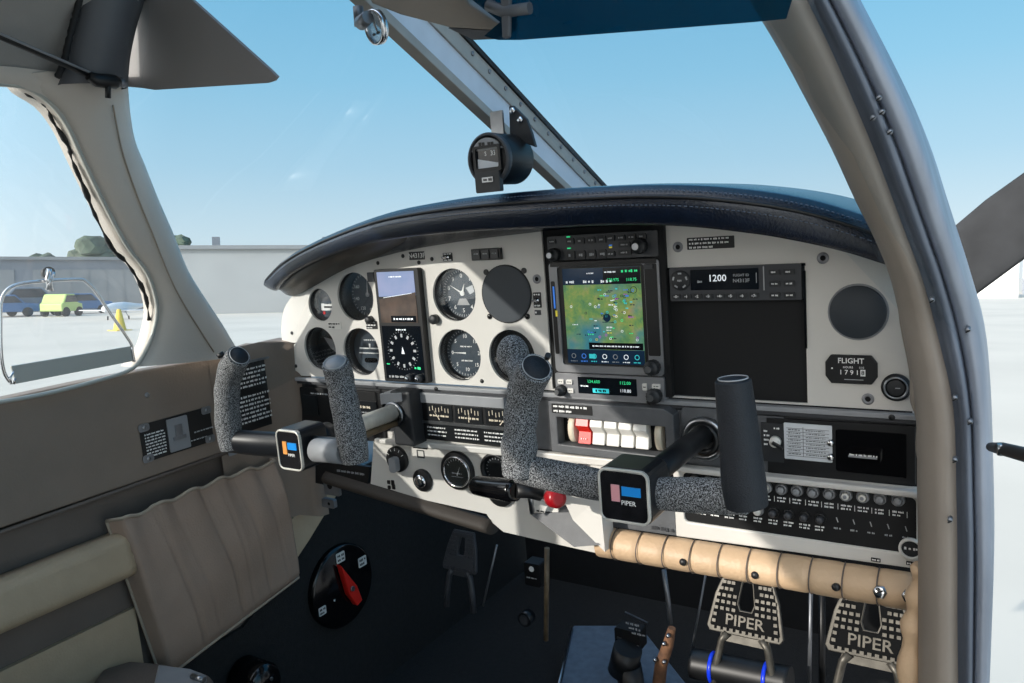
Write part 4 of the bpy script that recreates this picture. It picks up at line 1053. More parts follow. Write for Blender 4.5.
# wall placards
WM = wall_at(XW)
p = UX(180, 432, XW)
t = T('wall_placard', 'rectangular black and silver placard screwed to the left wall below the window', 'placard', p)
cy, cz_ = .7285, -.2915
b = B(WM, 'black'); b.rr(cy, cz_, .124, .058, .003, .0, .0015); b.m('white_ink')
for i in range(8): b.dashes(cy-.056, cy-.022, cz_+.012-i*.0048, .0018, .0024, i)
b.m('grey_ink').dashes(cy+.028, cy+.065, cz_-.006, .0018, .0022, 3); b.dashes(cy+.02, cy+.05, cz_-.018, .0018, .0022, 5); b.done('plate', t)
for du, dv in ((-.055, .024), (-.055, -.024), (.055, .024), (.055, -.024)):
    b = B(WM, 'steel_dull'); b.rr(cy+du, cz_+dv, .018, .012, .004, .0015, .0025); screw_into(b, cy+du, cz_+dv, .003, .0025, 'steel'); b.done('corner_tab', t)
b = B(WM, 'grey_light'); b.rr(cy, cz_, .036, .052, .002, .0015, .004); b.m('steel_dull').box(cy, cz_+.004, .0045, .012, .022, .002); b.box(cy, cz_-.006, .005, .022, .006, .002); b.done('metal_insert', t, bevel=.0005)
p0 = UX(228, 378, XW+.012); p1 = UX(283, 425, XW+.012)
t = T('operating_limits_placard', 'tall black text placard in a dull metal frame on the left wall corner panel', 'placard', ((XW, (p0.y+p1.y)/2, (p0.z+p1.z)/2)))
WM2 = wall_at(XW+.004)
c0, c1, d0, d1 = .826, .925, -.207, -.322
b = B(WM2, 'black'); b.rr((c0+c1)/2-.0, (d0+d1)/2, c1-c0, d0-d1, .002, .002, .0035); b.m('white_ink')
for i in range(5): b.dashes(c0+.008, c1-.018-.01*(i % 3 == 2), d0-.010-i*.0072, .0038, .0036, i)
for i in range(7): b.dashes(c0+.010, c1-.014-.014*(i % 3 == 1), d0-.056-i*.0072, .0038, .0036, i+11)
b.done('text_plate', t)
b = B(WM2, 'steel_dull'); b.poly([(c1-.001, d1), (c1+.007, d1), (c1+.006, d0+.004), (c0, d0+.004), (c0, d0), (c1-.001, d0)], .001, .006); b.done('metal_frame', t, bevel=.0008)
b = B(WM2, 'grey_light'); b.rr(.838, -.338, .055, .030, .002, .002, .004); b.m('black').rr(.846, -.340, .036, .018, .001, .004, .0045); b.done('small_label', t)
u = UX(147, 395, XW); b = B(WM); screw_into(b, u.y, u.z, .004, 0, 'steel'); b.done('upholstery_screw', None, label='lone small screw in the taupe wall just below the window post', cat='screw')
# ------------------------------------------------------------------ left window post (A pillar) and window frame
left_edge = [(18,74),(27,88),(50,103),(67,125),(81,155),(99,193),(118,230),(130,250),(148,274),(158,305),(155,330),(148,350),(135,367)]
right_edge = [(127,72),(128,84),(130,110),(135,140),(145,165),(158,198),(172,230),(176,240),(188,270),(205,298),(221,322),(236,347),(243,356)]
b = B(IDM, 'pillar_grey'); rows_ = []
for (a, c) in zip(spl(left_edge, 3), spl(right_edge, 3)):
    A_ = UWL(*a, .004); C_ = UWL(*c, .004); r = []
    for k in range(9):
        s = k/8; q = A_.lerp(C_, s); q = q+Vector((.016*math.sin(PI*min(1, max(0, s)))**.7, 0, 0)); r.append(tuple(q))
    r.insert(0, (A_.x-.035, A_.y-.001, A_.z)); r.append((C_.x-.03, C_.y+.012, C_.z)); rows_.append(r)
b.grid(rows_, flip=True)
tp = [UWL(*q_, .007) for q_ in [(-40, 65), (-10, 65), (15, 67), (40, 70), (75, 74)]]; bt = [UWL(*q_, .006) for q_ in [(-40, 83), (-10, 84), (15, 86), (40, 96), (75, 110)]]
b.grid([[tuple(q_) for q_ in tp], [tuple(q_.lerp(q2, .5)+Vector((.006, 0, 0))) for q_, q2 in zip(tp, bt)], [tuple(q_) for q_ in bt]], flip=True); b.done('wall_left_pillar', None, kind='structure')
b = B(IDM, 'leather_taupe_dark'); pts_ = [UWL(112+i*0, 0, 0) for i in range(0)]
seam = [UWL(*p_, .0215) for p_ in spl([(113,105),(122,150),(137,195),(152,232),(176,290),(214,352)], 5)]
b = B(IDM, 'pocket_trim'); b.tube(seam, .0012, 6); b.done('post_seam', None, label='thin raised seam down the middle of the left window post', cat='piping')
# seals along the window
b = B(IDM, 'hinge_grey'); pts_ = [UWL(*p_, .004) for p_ in spl([(-30,82),(0,84),(27,88),(50,103),(67,125),(81,155),(99,193),(118,230),(130,250),(148,274),(157,305),(154,330),(146,350),(133,368),(100,380),(40,395),(-20,405)], 4)]
b.tube(pts_, .0030, 8); b.done('window_seal', None, label='metal edging strip around the front left side window opening', cat='window seal')
b = B(IDM, 'seal_black'); pts_ = [UWL(*p_, -.012) for p_ in spl([(25,92),(45,104),(52,120),(68,145),(72,160),(85,190),(95,215),(112,248),(126,262),(138,280),(146,298),(149,320)], 4)]
rr_ = [.0024+.0011*math.sin(i*1.9)+.0008*math.sin(i*.7) for i in range(len(pts_))]
b.tube(pts_, rr_, 8); b.done('perished_rubber_seal', None, label='ragged dark rubber seal outside the front edge of left window', cat='window seal')
# dark upper post strip + headliner
b = B(IDM, 'pillar_dark'); rows_ = []
for a, c in zip(spl([(62,84),(70,60),(77,30),(84,0),(96,-50)], 4), spl([(128,88),(130,60),(136,30),(145,0),(160,-50)], 4)):
    A_ = UWL(*a, .026); C_ = UWL(*c, .026); r = []
    for k in range(7):
        s = k/6; q = A_.lerp(C_, s); r.append(tuple(q+Vector((.018*math.sin(PI*s), 0, 0))))
    rows_.append([(A_.x-.03, A_.y, A_.z)]+r+[(C_.x-.03, C_.y, C_.z)])
b.grid(rows_, flip=True); b.done('trim_1', None, kind='structure', recalc=False)
b = B(IDM, 'seal_black'); pts_ = [UWL(*p_, .028) for p_ in spl([(57,78),(64,62),(68,44),(73,24),(78,6),(88,-40)], 5)]
b.tube(pts_, [.0028+.0014*abs(math.sin(i*1.3)) for i in range(len(pts_))], 8); b.done('upper_rubber_seal', None, label='crumbling black seal on the dark strip above the left window', cat='window seal')
# left wall above window (header) and ceiling
def wallx(z): return XC-hw(z)
b = B(IDM, 'headliner')
def hrow(z0, ins=0): return [(wallx(z0)+ins, y_, z0) for y_ in (-1.6, -.6, 0, .3, .5, .60, .64)]
b.grid([hrow(.196), hrow(.24, .004), hrow(.28, .02), hrow(.32, .05), hrow(.35, .10), hrow(.365, .18)], flip=True)
b.done('wall_left_header', None, kind='structure')
b = B(IDM, 'headliner')
b.M = wall_at(XW+.0); b.poly([(-.06, -.19), (.02, -.19), (.02, .24), (-.06, .24)], -.03+.05, .05+.0); b.done('wall_left_mid_post', None, kind='structure')
b = B(IDM, 'headliner'); rows_ = []
for i in range(13):
    a = -1+2*i/12; x = XC+a*(hw(.33)-.02); zc = .365+.02*(1-a*a); rows_.append([(x, -1.6, zc), (x, .45, zc), (x, .52-.0*(1-a*a), zc-.01), (x, .55, zc-.03)])
b.grid(rows_); b.grid([[(q[0], q[1], q[2]+.02) for q in r] for r in rows_], flip=True); b.done('ceiling', None, kind='structure')
# right side upper rail above the door
b = B(IDM, 'headliner'); b.loft([[(-.585+hw(.25)-.03, y_, .24), (-.585+hw(.25)+.02, y_, .24), (-.585+hw(.3)+.02, y_, .37), (-.585+hw(.3)-.06, y_, .37)] for y_ in (-1.6, .30)], smooth=False); b.done('wall_right_header', None, kind='structure', recalc=True)
# rear bulkhead, floor, firewall
b = B(IDM, 'headliner'); b.box(XC, -1.62, -.3, 1.06, .03, 1.36); b.done('wall_back', None, kind='structure')
b = B(IDM, 'carpet_dark'); b.box(XC-.03, .05, ZF-.01, 1.04, 3.3, .02); b.done('floor', None, kind='structure')
b = B(IDM, 'firewall_black'); b.box(XC-.03, 1.68, -.58, .98, .03, .78); b.done('wall_front', None, kind='structure')
b = B(IDM, 'trim_taupe'); b.box(-.072, .90, -.70, .02, .10, .50); b.box(-.068, -.70, -.55, .02, 1.8, .76); b.done('wall_right', None, kind='structure')
b = B(IDM, 'paint_white'); b.box(-.105, 1.31, -.60, .012, .66, .70); b.done('wall_outer_right', None, kind='structure')
b = B(IDM, 'paint_white'); b.box(-1.165, .3, -.64, .012, 3.9, .80); b.done('wall_outer_left', None, kind='structure')
# windows glass
b = B(IDM, 'side_glass'); g_ = []
for z_, ye in ((-.19, .73), (-.12, .745), (-.05, .73), (.1, .665), (.235, .625)): g_.append([(wallx(z_)-.012, y_, z_) for y_ in (-.02, .2, .4, ye)])
b.grid(g_); b.done('window_1', None, kind='structure')
b = B(IDM, 'windshield_glass')
pl = [UWL(*p_, -.004)+Vector((-.01, -.03, 0)) for p_ in [(262,400),(243,352),(221,322),(188,270),(158,198),(135,140),(129,88),(140,10)]]
rows_ = []
for q in pl:
    s = (q.z-pl[0].z)/(pl[-1].z-pl[0].z); cz2 = -.06+s*.36; cy2 = 1.34-s*.60
    r = []
    for k in range(17):
        a = k/16.0; x = q.x+(2*XC-2*q.x)*a; e = math.sin(PI*a)**.8
        r.append((x, q.y+(cy2-q.y)*e, q.z+(cz2-q.z)*e*.8+.0))
    rows_.append(r)
b.grid(rows_); b.done('window_2', None, kind='structure')
# storm window: wire frame, hinge strip, latch
t = T('storm_window_frame', 'bent silver wire frame with grey hinge strip on the left side window', 'window vent frame', (XW, .58, -.15))
WG = -.018
pts_ = [UX(*p_, XW+.010) for p_ in spl([(10,382),(4,372),(1,352),(0.5,320),(1,302),(7,290),(20,284),(45,281),(78,279.5),(86,282),(96,292),(112,316),(130,342),(132,350),(134,362)], 4)]
b = B(IDM, 'chrome'); b.tube(pts_, .0024, 10); b.done('wire_frame', t)
q = [UX(*p_, XW+.010) for p_ in [(11, 366), (131, 346), (134, 361), (16, 384)]]
b = B(IDM, 'hinge_grey'); b.loft([[tuple(p_) for p_ in q], [(p_.x-.004, p_.y, p_.z) for p_ in q]], smooth=False); b.done('hinge_strip', t, bevel=.001, recalc=True)
b = B(IDM, 'chrome'); b.tube([UX(*p_, XW+.012) for p_ in [(14, 371), (10, 378), (11, 384), (14, 384), (15, 378)]], .0016, 8); b.done('spring_end', t)
c = UX(48.5, 273, XW+.014)
b = B(IDM, 'black'); bb = B(wall_at(XW), 'black'); bb.ring(c.y, c.z, .006, .0085, .010, .016, 20); bb.done('latch_ring', t); b.bm.free()
b = B(IDM, 'chrome'); b.tube([UX(*p_, XW+.018) for p_ in [(49, 269), (48, 280), (51, 291)]], [.0035, .004, .0035], 10); b.tube([UX(*p_, XW+.020) for p_ in [(54, 272), (47, 290)]], .0022, 10); b.done('latch_lever', t)
# ------------------------------------------------------------------ sun visors and overhead
def visor_poly(px, Ys): return [UY(p_[0], p_[1], Y_) for p_, Y_ in zip(px, Ys)]
t = T('sun_visor', 'grey-brown sun visor blade at upper left, its pointed tip toward the windshield', 'sun visor', UY(150, 40, .68))
vp = [(100, 80), (118, 86), (142, 88), (155, 90), (268, 83), (274, 81), (277, 77), (270, 70), (190, -2), (170, -30), (140, -60), (60, -60)]
vy = [.66]*12
q = visor_poly(vp, vy); b = B(IDM, 'trim_taupe')
b.cur = 'visor_grey'
b.loft([[tuple(p_) for p_ in q], [(p_.x, p_.y+.004, p_.z+.001) for p_ in q]], smooth=False); b.done('visor_blade', t, recalc=True)
b = B(IDM, 'black'); b.tube([UWL(-20, 25, .05), UWL(0, 36, .05), UWL(100, 79, .05)], .0042, 12); b.done('visor_rod', t)
b = B(IDM, 'grey_light'); b.tube([UWL(-20, 22.5, .054), UWL(0, 33.5, .054), UWL(90, 72.5, .054)], .0016, 8); b.done('rod_edge', t)
b = B(IDM, 'black'); b.tube([UWL(*q_, .055) for q_ in ((88, 76), (96, 80), (115, 82), (119, 82))], [.005, .008, .0085, .006], 14); b.done('clamp', t)
b = B(IDM, 'steel_dull'); b.tube([UWL(119, 82, .055), UWL(124, 83, .055)], .006, 12); b.done('clamp_nut', t)
b = B(IDM, 'black'); b.tube([UWL(108, 84, .058), UWL(108, 98, .058)], .0035, 8); b.done('clamp_screw', t)
# right tinted visor
t = T('tinted_sun_visor', 'dark blue translucent sun visor across the top right of the windshield', 'sun visor', UY(620, 10, .6))
q = [UY(*p_, .60) for p_ in [(440, -30), (466, -5), (500, 22), (484, 36), (498, 40), (520, 40), (640, 31), (755, 22), (785, 19), (800, -30), (800, -90), (420, -90)]]
b = B(IDM, 'visor_blue'); b.loft([[tuple(p_) for p_ in q], [(p_.x, p_.y+.004, p_.z+.001) for p_ in q]], smooth=False); b.done('visor_blade', t, recalc=True)
b = B(IDM, 'pillar_dark'); q = [UY(*p_, .597) for p_ in [(503, -4), (513, -4), (512, 38), (505, 39)]]; b.loft([[tuple(p_) for p_ in q], [(p_.x, p_.y-.005, p_.z) for p_ in q]], smooth=False); b.done('visor_arm', t, recalc=True, bevel=.0015)
b = B(IDM, 'pillar_dark'); b.tube([UY(488, 5, .595), UY(505, 12, .595), UY(530, 8, .595)], .005, 12); b.done('pivot', t)
# overhead grey fairing at the top of the centre post
t = T('overhead_fairing', 'grey plastic overhead fairing where the centre windshield post meets the roof', 'fairing', UY(430, 10, .62))
q = [UY(*p_, .62) for p_ in [(352, -30), (372, 4), (400, 15), (450, 28), (500, 31), (502, 25), (470, 4), (458, -12), (440, -40)]]
b = B(IDM, 'trim_taupe'); b.loft([[tuple(p_) for p_ in q], [(p_.x, p_.y+.03, p_.z+.012) for p_ in q]], smooth=False); b.done('cover', t, recalc=True, bevel=.002)
q = [UY(*p_, .625) for p_ in [(448, 28), (501, 31), (500, 39), (474, 40)]]
b = B(IDM, 'pillar_dark'); b.loft([[tuple(p_) for p_ in q], [(p_.x, p_.y+.03, p_.z+.012) for p_ in q]], smooth=False); b.done('lower_lip', t, recalc=True)
# centre post
t = T('windshield_centre_post', 'pale grey riveted centre post sloping down the middle of the windshield', 'post', UX(560, 187, XC))
A0, A1, B0, B1 = UX(360, 0, XC), UX(432, 0, XC), UX(563, 189, XC), UX(607, 189, XC)
def cpl(s, k):   # s along, k across
    return A0.lerp(B0, s).lerp(A1.lerp(B1, s), k)
def strip(k0, k1, m, name, dx0, dx1, s0=-.1, s1=1.12):
    b = B(IDM, m); secs = []
    for s in (s0, .3, .6, s1):
        a, c = cpl(s, k0), cpl(s, k1); secs.append([(XC+dx0, a.y, a.z), (XC+dx0, c.y, c.z), (XC+dx1, c.y, c.z), (XC+dx1, a.y, a.z)])
    b.loft(secs, smooth=False); b.done(name, t, recalc=True, bevel=.0008)
strip(.12, .86, 'post_white', 'post_web', -.006, .0)
strip(.0, .16, 'post_grey', 'aft_flange', -.012, .005)
strip(.62, .90, 'post_grey', 'rivet_flange', -.012, .003)
strip(.90, 1.0, 'seal_black', 'edge_seal', -.014, .006)
for i in range(10):
    c = cpl(.22+.082*i, .80); b = B(wall_at(XC), 'steel_dull'); b.lathe(c.y, c.z, [(.0032, .003), (.0026, .0045), (0, .005)], 12); b.done('rivet', t)
# compass on the post
t = T('magnetic_compass', 'black cylindrical compass hanging from the windshield centre post', 'compass', UX(503, 163, XC+.03))
cc = UY(489, 159, .80); 
ax = Vector((.05, 1, 0)).normalized()
Mx = frame(cc, Vector((1, -.05, 0)), (0, 0, 1))   # w points aft
b = B(Mx, 'black'); b.lathe(0, 0, [(.0265, -.055), (.030, -.050), (.030, -.004), (.0285, 0), (0, 0)], 40); b.done('body', t)
b = B(Mx, 'bezel_grey'); b.lathe_closed(0, 0, [(.0305, -.005), (.0305, .002), (.0275, .004), (.0265, .001), (.0265, -.005)]); b.done('bezel', t)
b = B(Mx, 'grey_light'); b.poly([(.0245*math.cos(a), .0245*math.sin(a)) for a in [math.radians(25+i*13) for i in range(11)]], .0, .0035); b.m('black').dashes(-.011, .012, .0165, .004, .006, 4); b.done('top_label', t)
b = B(Mx, 'screen_black'); b.rr(.001, .001, .034, .024, .002, .0, .003); b.m('paper').poly([(-.014, -.010), (.017, -.010), (.017, -.006), (-.014, .001)], .003, .0038); b.m('white_ink').text('S', -.002, .006, .0032, .007); b.text('33', .009, .006, .0032, .008); b.done('card_window', t)
b = B(Mx, 'black'); b.poly(rrect(.001, .0005, .040, .030, .002), .002, .006, holes=[rrect(.001, .001, .033, .023, .002)[::-1]]); b.done('window_frame', t)
b = B(Mx, 'dark_plastic'); b.rr(.0, -.0265, .036, .024, .002, .0, .007); b.m('steel').box(.001, -.024, .0075, .016, .006, .001); b.m('black').dashes(-.005, .008, -.024, .0082, .0035, 2); b.done('adjuster_plate', t, bevel=.001)
b = B(Mx, 'dark_plastic'); q = [(.004, .026), (.040, .010), (.036, .026), (.030, .044), (.012, .062), (.006, .062)]; b.poly(q, -.045, -.040); b.done('bracket_plate', t, bevel=.0008)
b = B(Mx, 'steel'); b.box(-.004, .040, -.028, .018, .034, .003); b.done('bracket_tab', t)
for q in ((.012, .056), (.022, .044)):
    b = B(Mx, 'chrome'); b.lathe(q[0], q[1], [(.004, -.040), (.004, -.037), (0, -.036)], 6); b.done('bracket_screw', t)
# outside air temperature gauge at top
t = T('air_temperature_gauge', 'small clear round gauge clamped near the top end of the centre post', 'gauge', UY(372, 26, .66))
cc = UY(376, 27, .62); Mx = frame(cc, (1, -.3, 0), (0, -.2, 1))
b = B(Mx, 'chrome'); b.lathe_closed(0, 0, [(.0165, -.003), (.0165, .003), (.0145, .004), (.0145, -.003)], 32); b.done('rim', t)
b = B(Mx, 'clear_plastic'); b.cyl(0, 0, .0148, -.001, .001, 28); b.m('grey_light').box(.001, .003, .002, .002, .016, .001, .3); b.m('black')
b.dashes(-.006, .008, -.006, .002, .0025, 3); b.done('dial', t)
b = B(Mx, 'steel_dull'); b.tube([(-.018, .008, .004), (.0, .010, .006)], [.007, .006], 14); b.tube([(-.022, .006, .004), (-.022, .024, .0)], .005, 12); b.done('probe_clamp', t)
# ------------------------------------------------------------------ right door post
def baseY(z): return .80-.45*max(0, z+.12) if z > -.12 else .80
def UP(px, py, off): return UF(px, py, lambda p: p.y-(baseY(p.z)+off))
rowsP = [(-80,700,766,812),(0,749,806,854),(50,779,830,880),(100,806,852,904),(150,832,873,924),(200,855,892,940),(240,875,907,953),(281,891,922,966),(340,904,938,982),(411,915.5,953,989),(500,917,956,992),(560,918,957,993),(620,918,957,992),(700,918,958,989)]
R_ = spl([tuple(map(float, r)) for r in rowsP], 4)
def lerp(a, c, s): return a+(c-a)*s
b = B(IDM, 'trim_taupe'); secs = []
for (py, l, m_, r) in R_:
    L0 = UP(l, py, .045); L1 = UP(lerp(l, m_, .12), py, .030); c1 = UP(lerp(l, m_, .45), py, .012); c2 = UP(lerp(l, m_, .75), py, .006); m1 = UP(m_, py, .012)
    secs.append([tuple(L0+Vector((.0, .05, 0))), tuple(L0), tuple(L1), tuple(c1), tuple(c2), tuple(m1), tuple(m1+Vector((.0, .05, 0)))])
b.grid(secs, flip=False); b.done('wall_right_post', None, kind='structure')
b = B(IDM, 'jamb_alu'); secs = []
for (py, l, m_, r) in R_:
    m0 = UP(lerp(l, m_, .97), py, .016); g1_ = UP(lerp(m_, r, .12), py, .022); g2_ = UP(lerp(m_, r, .24), py, .002); g3 = UP(lerp(m_, r, .42), py, .0)
    g4 = UP(lerp(m_, r, .50), py, .014)
    secs.append([tuple(m0+Vector((.0, .03, 0))), tuple(m0), tuple(g1_), tuple(g2_), tuple(g3), tuple(g4)])
b.grid(secs)
b.m('jamb_light'); secs = []
for (py, l, m_, r) in R_:
    g4 = UP(lerp(m_, r, .50), py, .014); h1 = UP(lerp(m_, r, .58), py, .004); h2 = UP(lerp(m_, r, .85), py, .004); h3 = UP(r, py, .016)
    secs.append([tuple(g4), tuple(h1), tuple(h2), tuple(h3), tuple(h3+Vector((-.002, .09, 0)))])
b.grid(secs)
b.done('door_1', None, kind='structure')
# rivets / wear on jamb
t = T('jamb_fasteners', 'small fasteners dotted along the worn aluminium right door jamb', 'fasteners', UP(930, 200, 0))
for px, py in ((873,118),(879,98),(882,112),(890,132),(932,300),(955,398),(970,422),(950,520),(968,330),(955,460)):
    c = UP(px, py, -.002); b = B(frame(c, (1, 0, 0), (0, -.3, 1)), 'steel_dull'); b.lathe(0, 0, [(.0022, -.004), (.0022, .001), (0, .0018)], 12); b.m('black').box(0, 0, .003, .004, .001, .0006, .6); b.done('jamb_screw', t)
# door gasket drape (taupe vinyl welt) at the right end of the panel
b = B(IDM, 'trim_taupe'); pts_ = [UY(*p_, .87) for p_ in [(905, 300), (915, 380), (921, 420), (925, 470), (928, 540), (929, 620), (927, 700)]]
b.tube([tuple(p_) for p_ in spl([tuple(q_) for q_ in pts_], 6)], [.006+.0015*math.sin(i*.9) for i in range(37)], 12); b.done('door_welt', None, label='folded taupe vinyl welt hanging beside the right end of the breaker panel', cat='welt')
b = B(IDM, 'crash_tan'); pts_ = [UY(*p_, .86) for p_ in [(925, 566), (918, 600), (912, 640), (908, 700)]]
b.tube([tuple(p_) for p_ in spl([tuple(q_) for q_ in pts_], 6)], [.011+.0025*math.sin(i*1.4) for i in range(19)], 12); b.done('lower_door_welt', None, label='crumpled tan leather end piece below the knee roll at the right door post', cat='welt')
# door stay
t = T('door_stay_rod', 'short black rod sticking out from the right door post toward outside', 'rod', UY(1005, 450, .72))
b = B(IDM, 'black'); b.tube([UY(991, 447, .78), UY(1003, 449, .74), UY(1030, 456, .70), UY(1060, 462, .66)], [.004, .0055, .006, .006], 12); b.done('rod', t)
b = B(IDM, 'steel'); b.tube([UY(1001, 444, .735), UY(1001, 455, .735)], .003, 10); b.done('pivot_pin', t)
# ================================================================== FOOTWELL
# fuel selector
p = UX(341, 587, XW)
t = T('fuel_selector', 'round black fuel selector with a red pointer low on the left side wall', 'fuel selector', (XW+.0, p.y, p.z))
WM = wall_at(XW); cy, cz_ = p.y, p.z+.004
b = B(WM, 'black_gloss'); b.lathe(cy, cz_, [(.081, -.004), (.081, .006), (.076, .010), (0, .010)], 56); b.done('dial_plate', t)
b = B(WM, 'red_plastic'); a = math.radians(112); dx, dy = math.cos(a), math.sin(a)
cy2, cz2 = cy+.004, cz_+.000
b.poly([(cy2+dx*.058, cz2+dy*.058), (cy2-dy*.012-dx*.01, cz2+dx*.012-dy*.01), (cy2-dx*.045-dy*.008, cz2-dy*.045+dx*.008), (cy2-dx*.045+dy*.008, cz2-dy*.045-dx*.008), (cy2+dy*.012-dx*.01, cz2-dx*.012-dy*.01)], .012, .026); b.done('pointer_handle', t, bevel=.002)
b = B(WM, 'steel'); b.cyl(cy2, cz2-.004, .005, .026, .029, 16); b.done('centre_screw', t)
for du, dv, sz in ((-.002, .060, .022), (.054, .028, .022), (-.062, -.022, .018)):
    b = B(WM, 'white_plastic'); b.rr(cy+du, cz_+dv, sz, sz*.9, .002, .010, .011); b.m('black').dashes(cy+du-sz*.4, cy+du+sz*.4, cz_+dv+sz*.18, .0113, sz*.22, 2); b.dashes(cy+du-sz*.4, cy+du+sz*.4, cz_+dv-sz*.2, .0113, sz*.22, 4); b.done('tank_label', t)
b = B(WM, 'white_ink'); b.cyl(cy-.030, cz_-.016, .002, .010, .011, 10); b.done('dot', t)
# second dark knob at the bottom
p = UX(262, 676, XW); cy, cz_ = .80, -.70
c = UF(262, 672, lambda q_: q_.x-(XW+.05))
t = T('floor_vent_knob', 'small black rounded knob at the bottom edge under the fuel selector', 'knob', c)
b = B(frame(c, (0, 1, 0), (0, 0, 1)), 'black_gloss'); b.lathe(0, -.02, [(.034, -.05), (.034, .0), (.028, .010), (.010, .014), (0, .014)], 32); b.done('cap', t)
b = B(frame(c, (0, 1, 0), (0, 0, 1)), 'steel'); b.cyl(.006, -.012, .003, .013, .016, 12); b.cyl(-.012, -.016, .002, .012, .015, 12); b.done('cap_screw', t)
# rudder pedals
def pedal(label, px, py, Y, wd, ht, m='pedal_metal', tilt=.35):
    c = UY(px, py, Y); t = T('rudder_pedal', label, 'rudder pedal', c)
    Mp = frame(c, (1, 0, 0), (0, math.sin(tilt), math.cos(tilt)))
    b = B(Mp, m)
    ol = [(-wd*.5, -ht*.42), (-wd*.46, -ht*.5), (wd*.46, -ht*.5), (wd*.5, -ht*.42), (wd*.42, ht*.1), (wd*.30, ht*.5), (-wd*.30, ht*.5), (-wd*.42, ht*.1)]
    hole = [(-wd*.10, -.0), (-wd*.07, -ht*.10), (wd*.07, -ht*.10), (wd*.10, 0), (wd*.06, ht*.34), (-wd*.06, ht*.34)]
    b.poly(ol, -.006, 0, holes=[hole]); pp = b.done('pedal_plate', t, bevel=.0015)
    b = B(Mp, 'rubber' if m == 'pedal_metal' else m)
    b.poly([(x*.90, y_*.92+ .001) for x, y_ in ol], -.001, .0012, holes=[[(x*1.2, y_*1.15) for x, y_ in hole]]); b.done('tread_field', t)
    b = B(Mp, m); nx = 11
    for j in range(9):
        y_ = -ht*.43+j*ht*.105
        hwid = wd*(.42-.06*max(0, (y_/ht+.5)/.6)) if y_ < ht*.1 else wd*(.36-.13*(y_-ht*.1)/(ht*.4))
        for i in range(nx):
            x = -hwid+2*hwid*i/(nx-1)
            if j in (1, 2) and abs(x) < wd*.36: continue
            if abs(x) < wd*.14 and -ht*.12 < y_ < ht*.40: continue
            b.box(x, y_, .002, wd*.045, ht*.05, .002)
    b.text('PIPER', 0, -ht*.275, .0022, ht*.24, sx=1.1); b.done('tread_studs', t)
    b = B(Mp, m)
    for s in (-1, 1):
        b.tube([(s*wd*.22, -ht*.48, -.004), (s*wd*.30, -ht*.62, -.006), (s*wd*.36, -ht*1.0, -.012), (s*wd*.40, -ht*1.45, -.02)], [.007, .006, .006, .006], 10)
    b.poly([(-wd*.34, -ht*.62), (wd*.34, -ht*.62), (wd*.30, -ht*.48), (-wd*.30, -ht*.48)], -.010, -.004); b.done('pedal_bracket', t)
    return t
pedal('left rudder pedal of the right-hand pair, fully visible below the knee roll', 746, 605, 1.16, .120, .098)
pedal('rudder pedal at far right below the knee roll beside the door post', 871, 624, 1.16, .122, .098)
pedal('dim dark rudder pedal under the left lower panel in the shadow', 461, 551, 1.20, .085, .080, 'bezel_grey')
# brake cylinder with blue bands
t = T('rudder_torque_tube', 'fat black tube with two bright blue bands below the right pedals', 'tube', UY(740, 672, 1.15))
a_, c_ = UY(697, 664, 1.15), UY(786, 682, 1.15); ax_ = (c_-a_)
b = B(IDM, 'black'); b.tube([a_-ax_*.05, a_, c_, c_+ax_*.05], .024, 28); b.done('tube_body', t)
for s in (.20, .80):
    b = B(IDM, 'blue_band'); m_ = a_.lerp(c_, s); d_ = ax_.normalized(); b.tube([m_-d_*.003, m_+d_*.003], .0252, 28); b.done('blue_band', t)
# other footwell hardware
def rod(name, label, pts, r, m='steel_dull', cat='rod'):
    b = B(IDM, m); b.tube([UY(*p_) for p_ in pts], r, 10); return b.done(name, None, label=label, cat=cat)
rod('control_rod', 'thin steel rod running down left of the near rudder pedal', [(706, 573, 1.2), (690, 660, 1.2)], .0018)
rod('control_rod', 'upright steel rod between the two right-hand pedals', [(811, 590, 1.2), (809, 700, 1.2)], .003)
rod('control_rod', 'second darker upright rod just right of the rod between right pedals', [(822, 592, 1.22), (822, 700, 1.22)], .005, 'black')
rod('control_rod', 'thin dim steel rod beside the dark left pedal', [(497, 545, 1.2), (483, 606, 1.2)], .002)
rod('brass_tube', 'upright dull brass tube in the dark centre footwell', [(547, 548, 1.2), (546, 640, 1.2)], .005, 'tube_grease', 'tube')
rod('cable_conduit', 'pale tapered cable conduit hanging behind the knee roll near the centre', [(664, 570, 1.15), (668, 600, 1.15), (671, 628, 1.15)], .004, 'steel_dull', 'conduit')
t = T('rusty_link_assembly', 'rusty brown linkage strip hanging beside the central pedestal', 'linkage', UY(665, 655, 1.1))
b = B(IDM, 'rust'); b.tube([UY(x_, y_, 1.1) for x_, y_ in [(672, 628), (668, 645), (661, 665), (657, 700)]], [.006, .009, .010, .011], 10); b.done('link_bar', t)
for x_, y_ in ((664, 644), (655, 660), (664, 662), (668, 636)):
    b = B(frame(UY(x_, y_, 1.088), (1, 0, 0), (0, 0, 1)), 'steel'); b.lathe(0, 0, [(.0035, -.004), (.003, .002), (0, .003)], 8); b.done('link_bolt', t)
t = T('brake_master_unit', 'small silver-tagged dark cylinder unit in the footwell left of the rusty linkage', 'brake unit', UY(630, 640, 1.25))
b = B(panel_at(1.25), 'black'); u, v = Q(634, 632, 1.25); b.rr(u, v, .050, .038, .004, 0, .03); b.done('housing', t, bevel=.002)
b = B(panel_at(1.22), 'steel'); u, v = Q(636, 618, 1.22); b.box(u, v, 0, .045, .004, .004, -.25); u, v = Q(628, 642, 1.22); b.box(u, v, 0, .044, .004, .004, -.2); b.m('grey_ink')
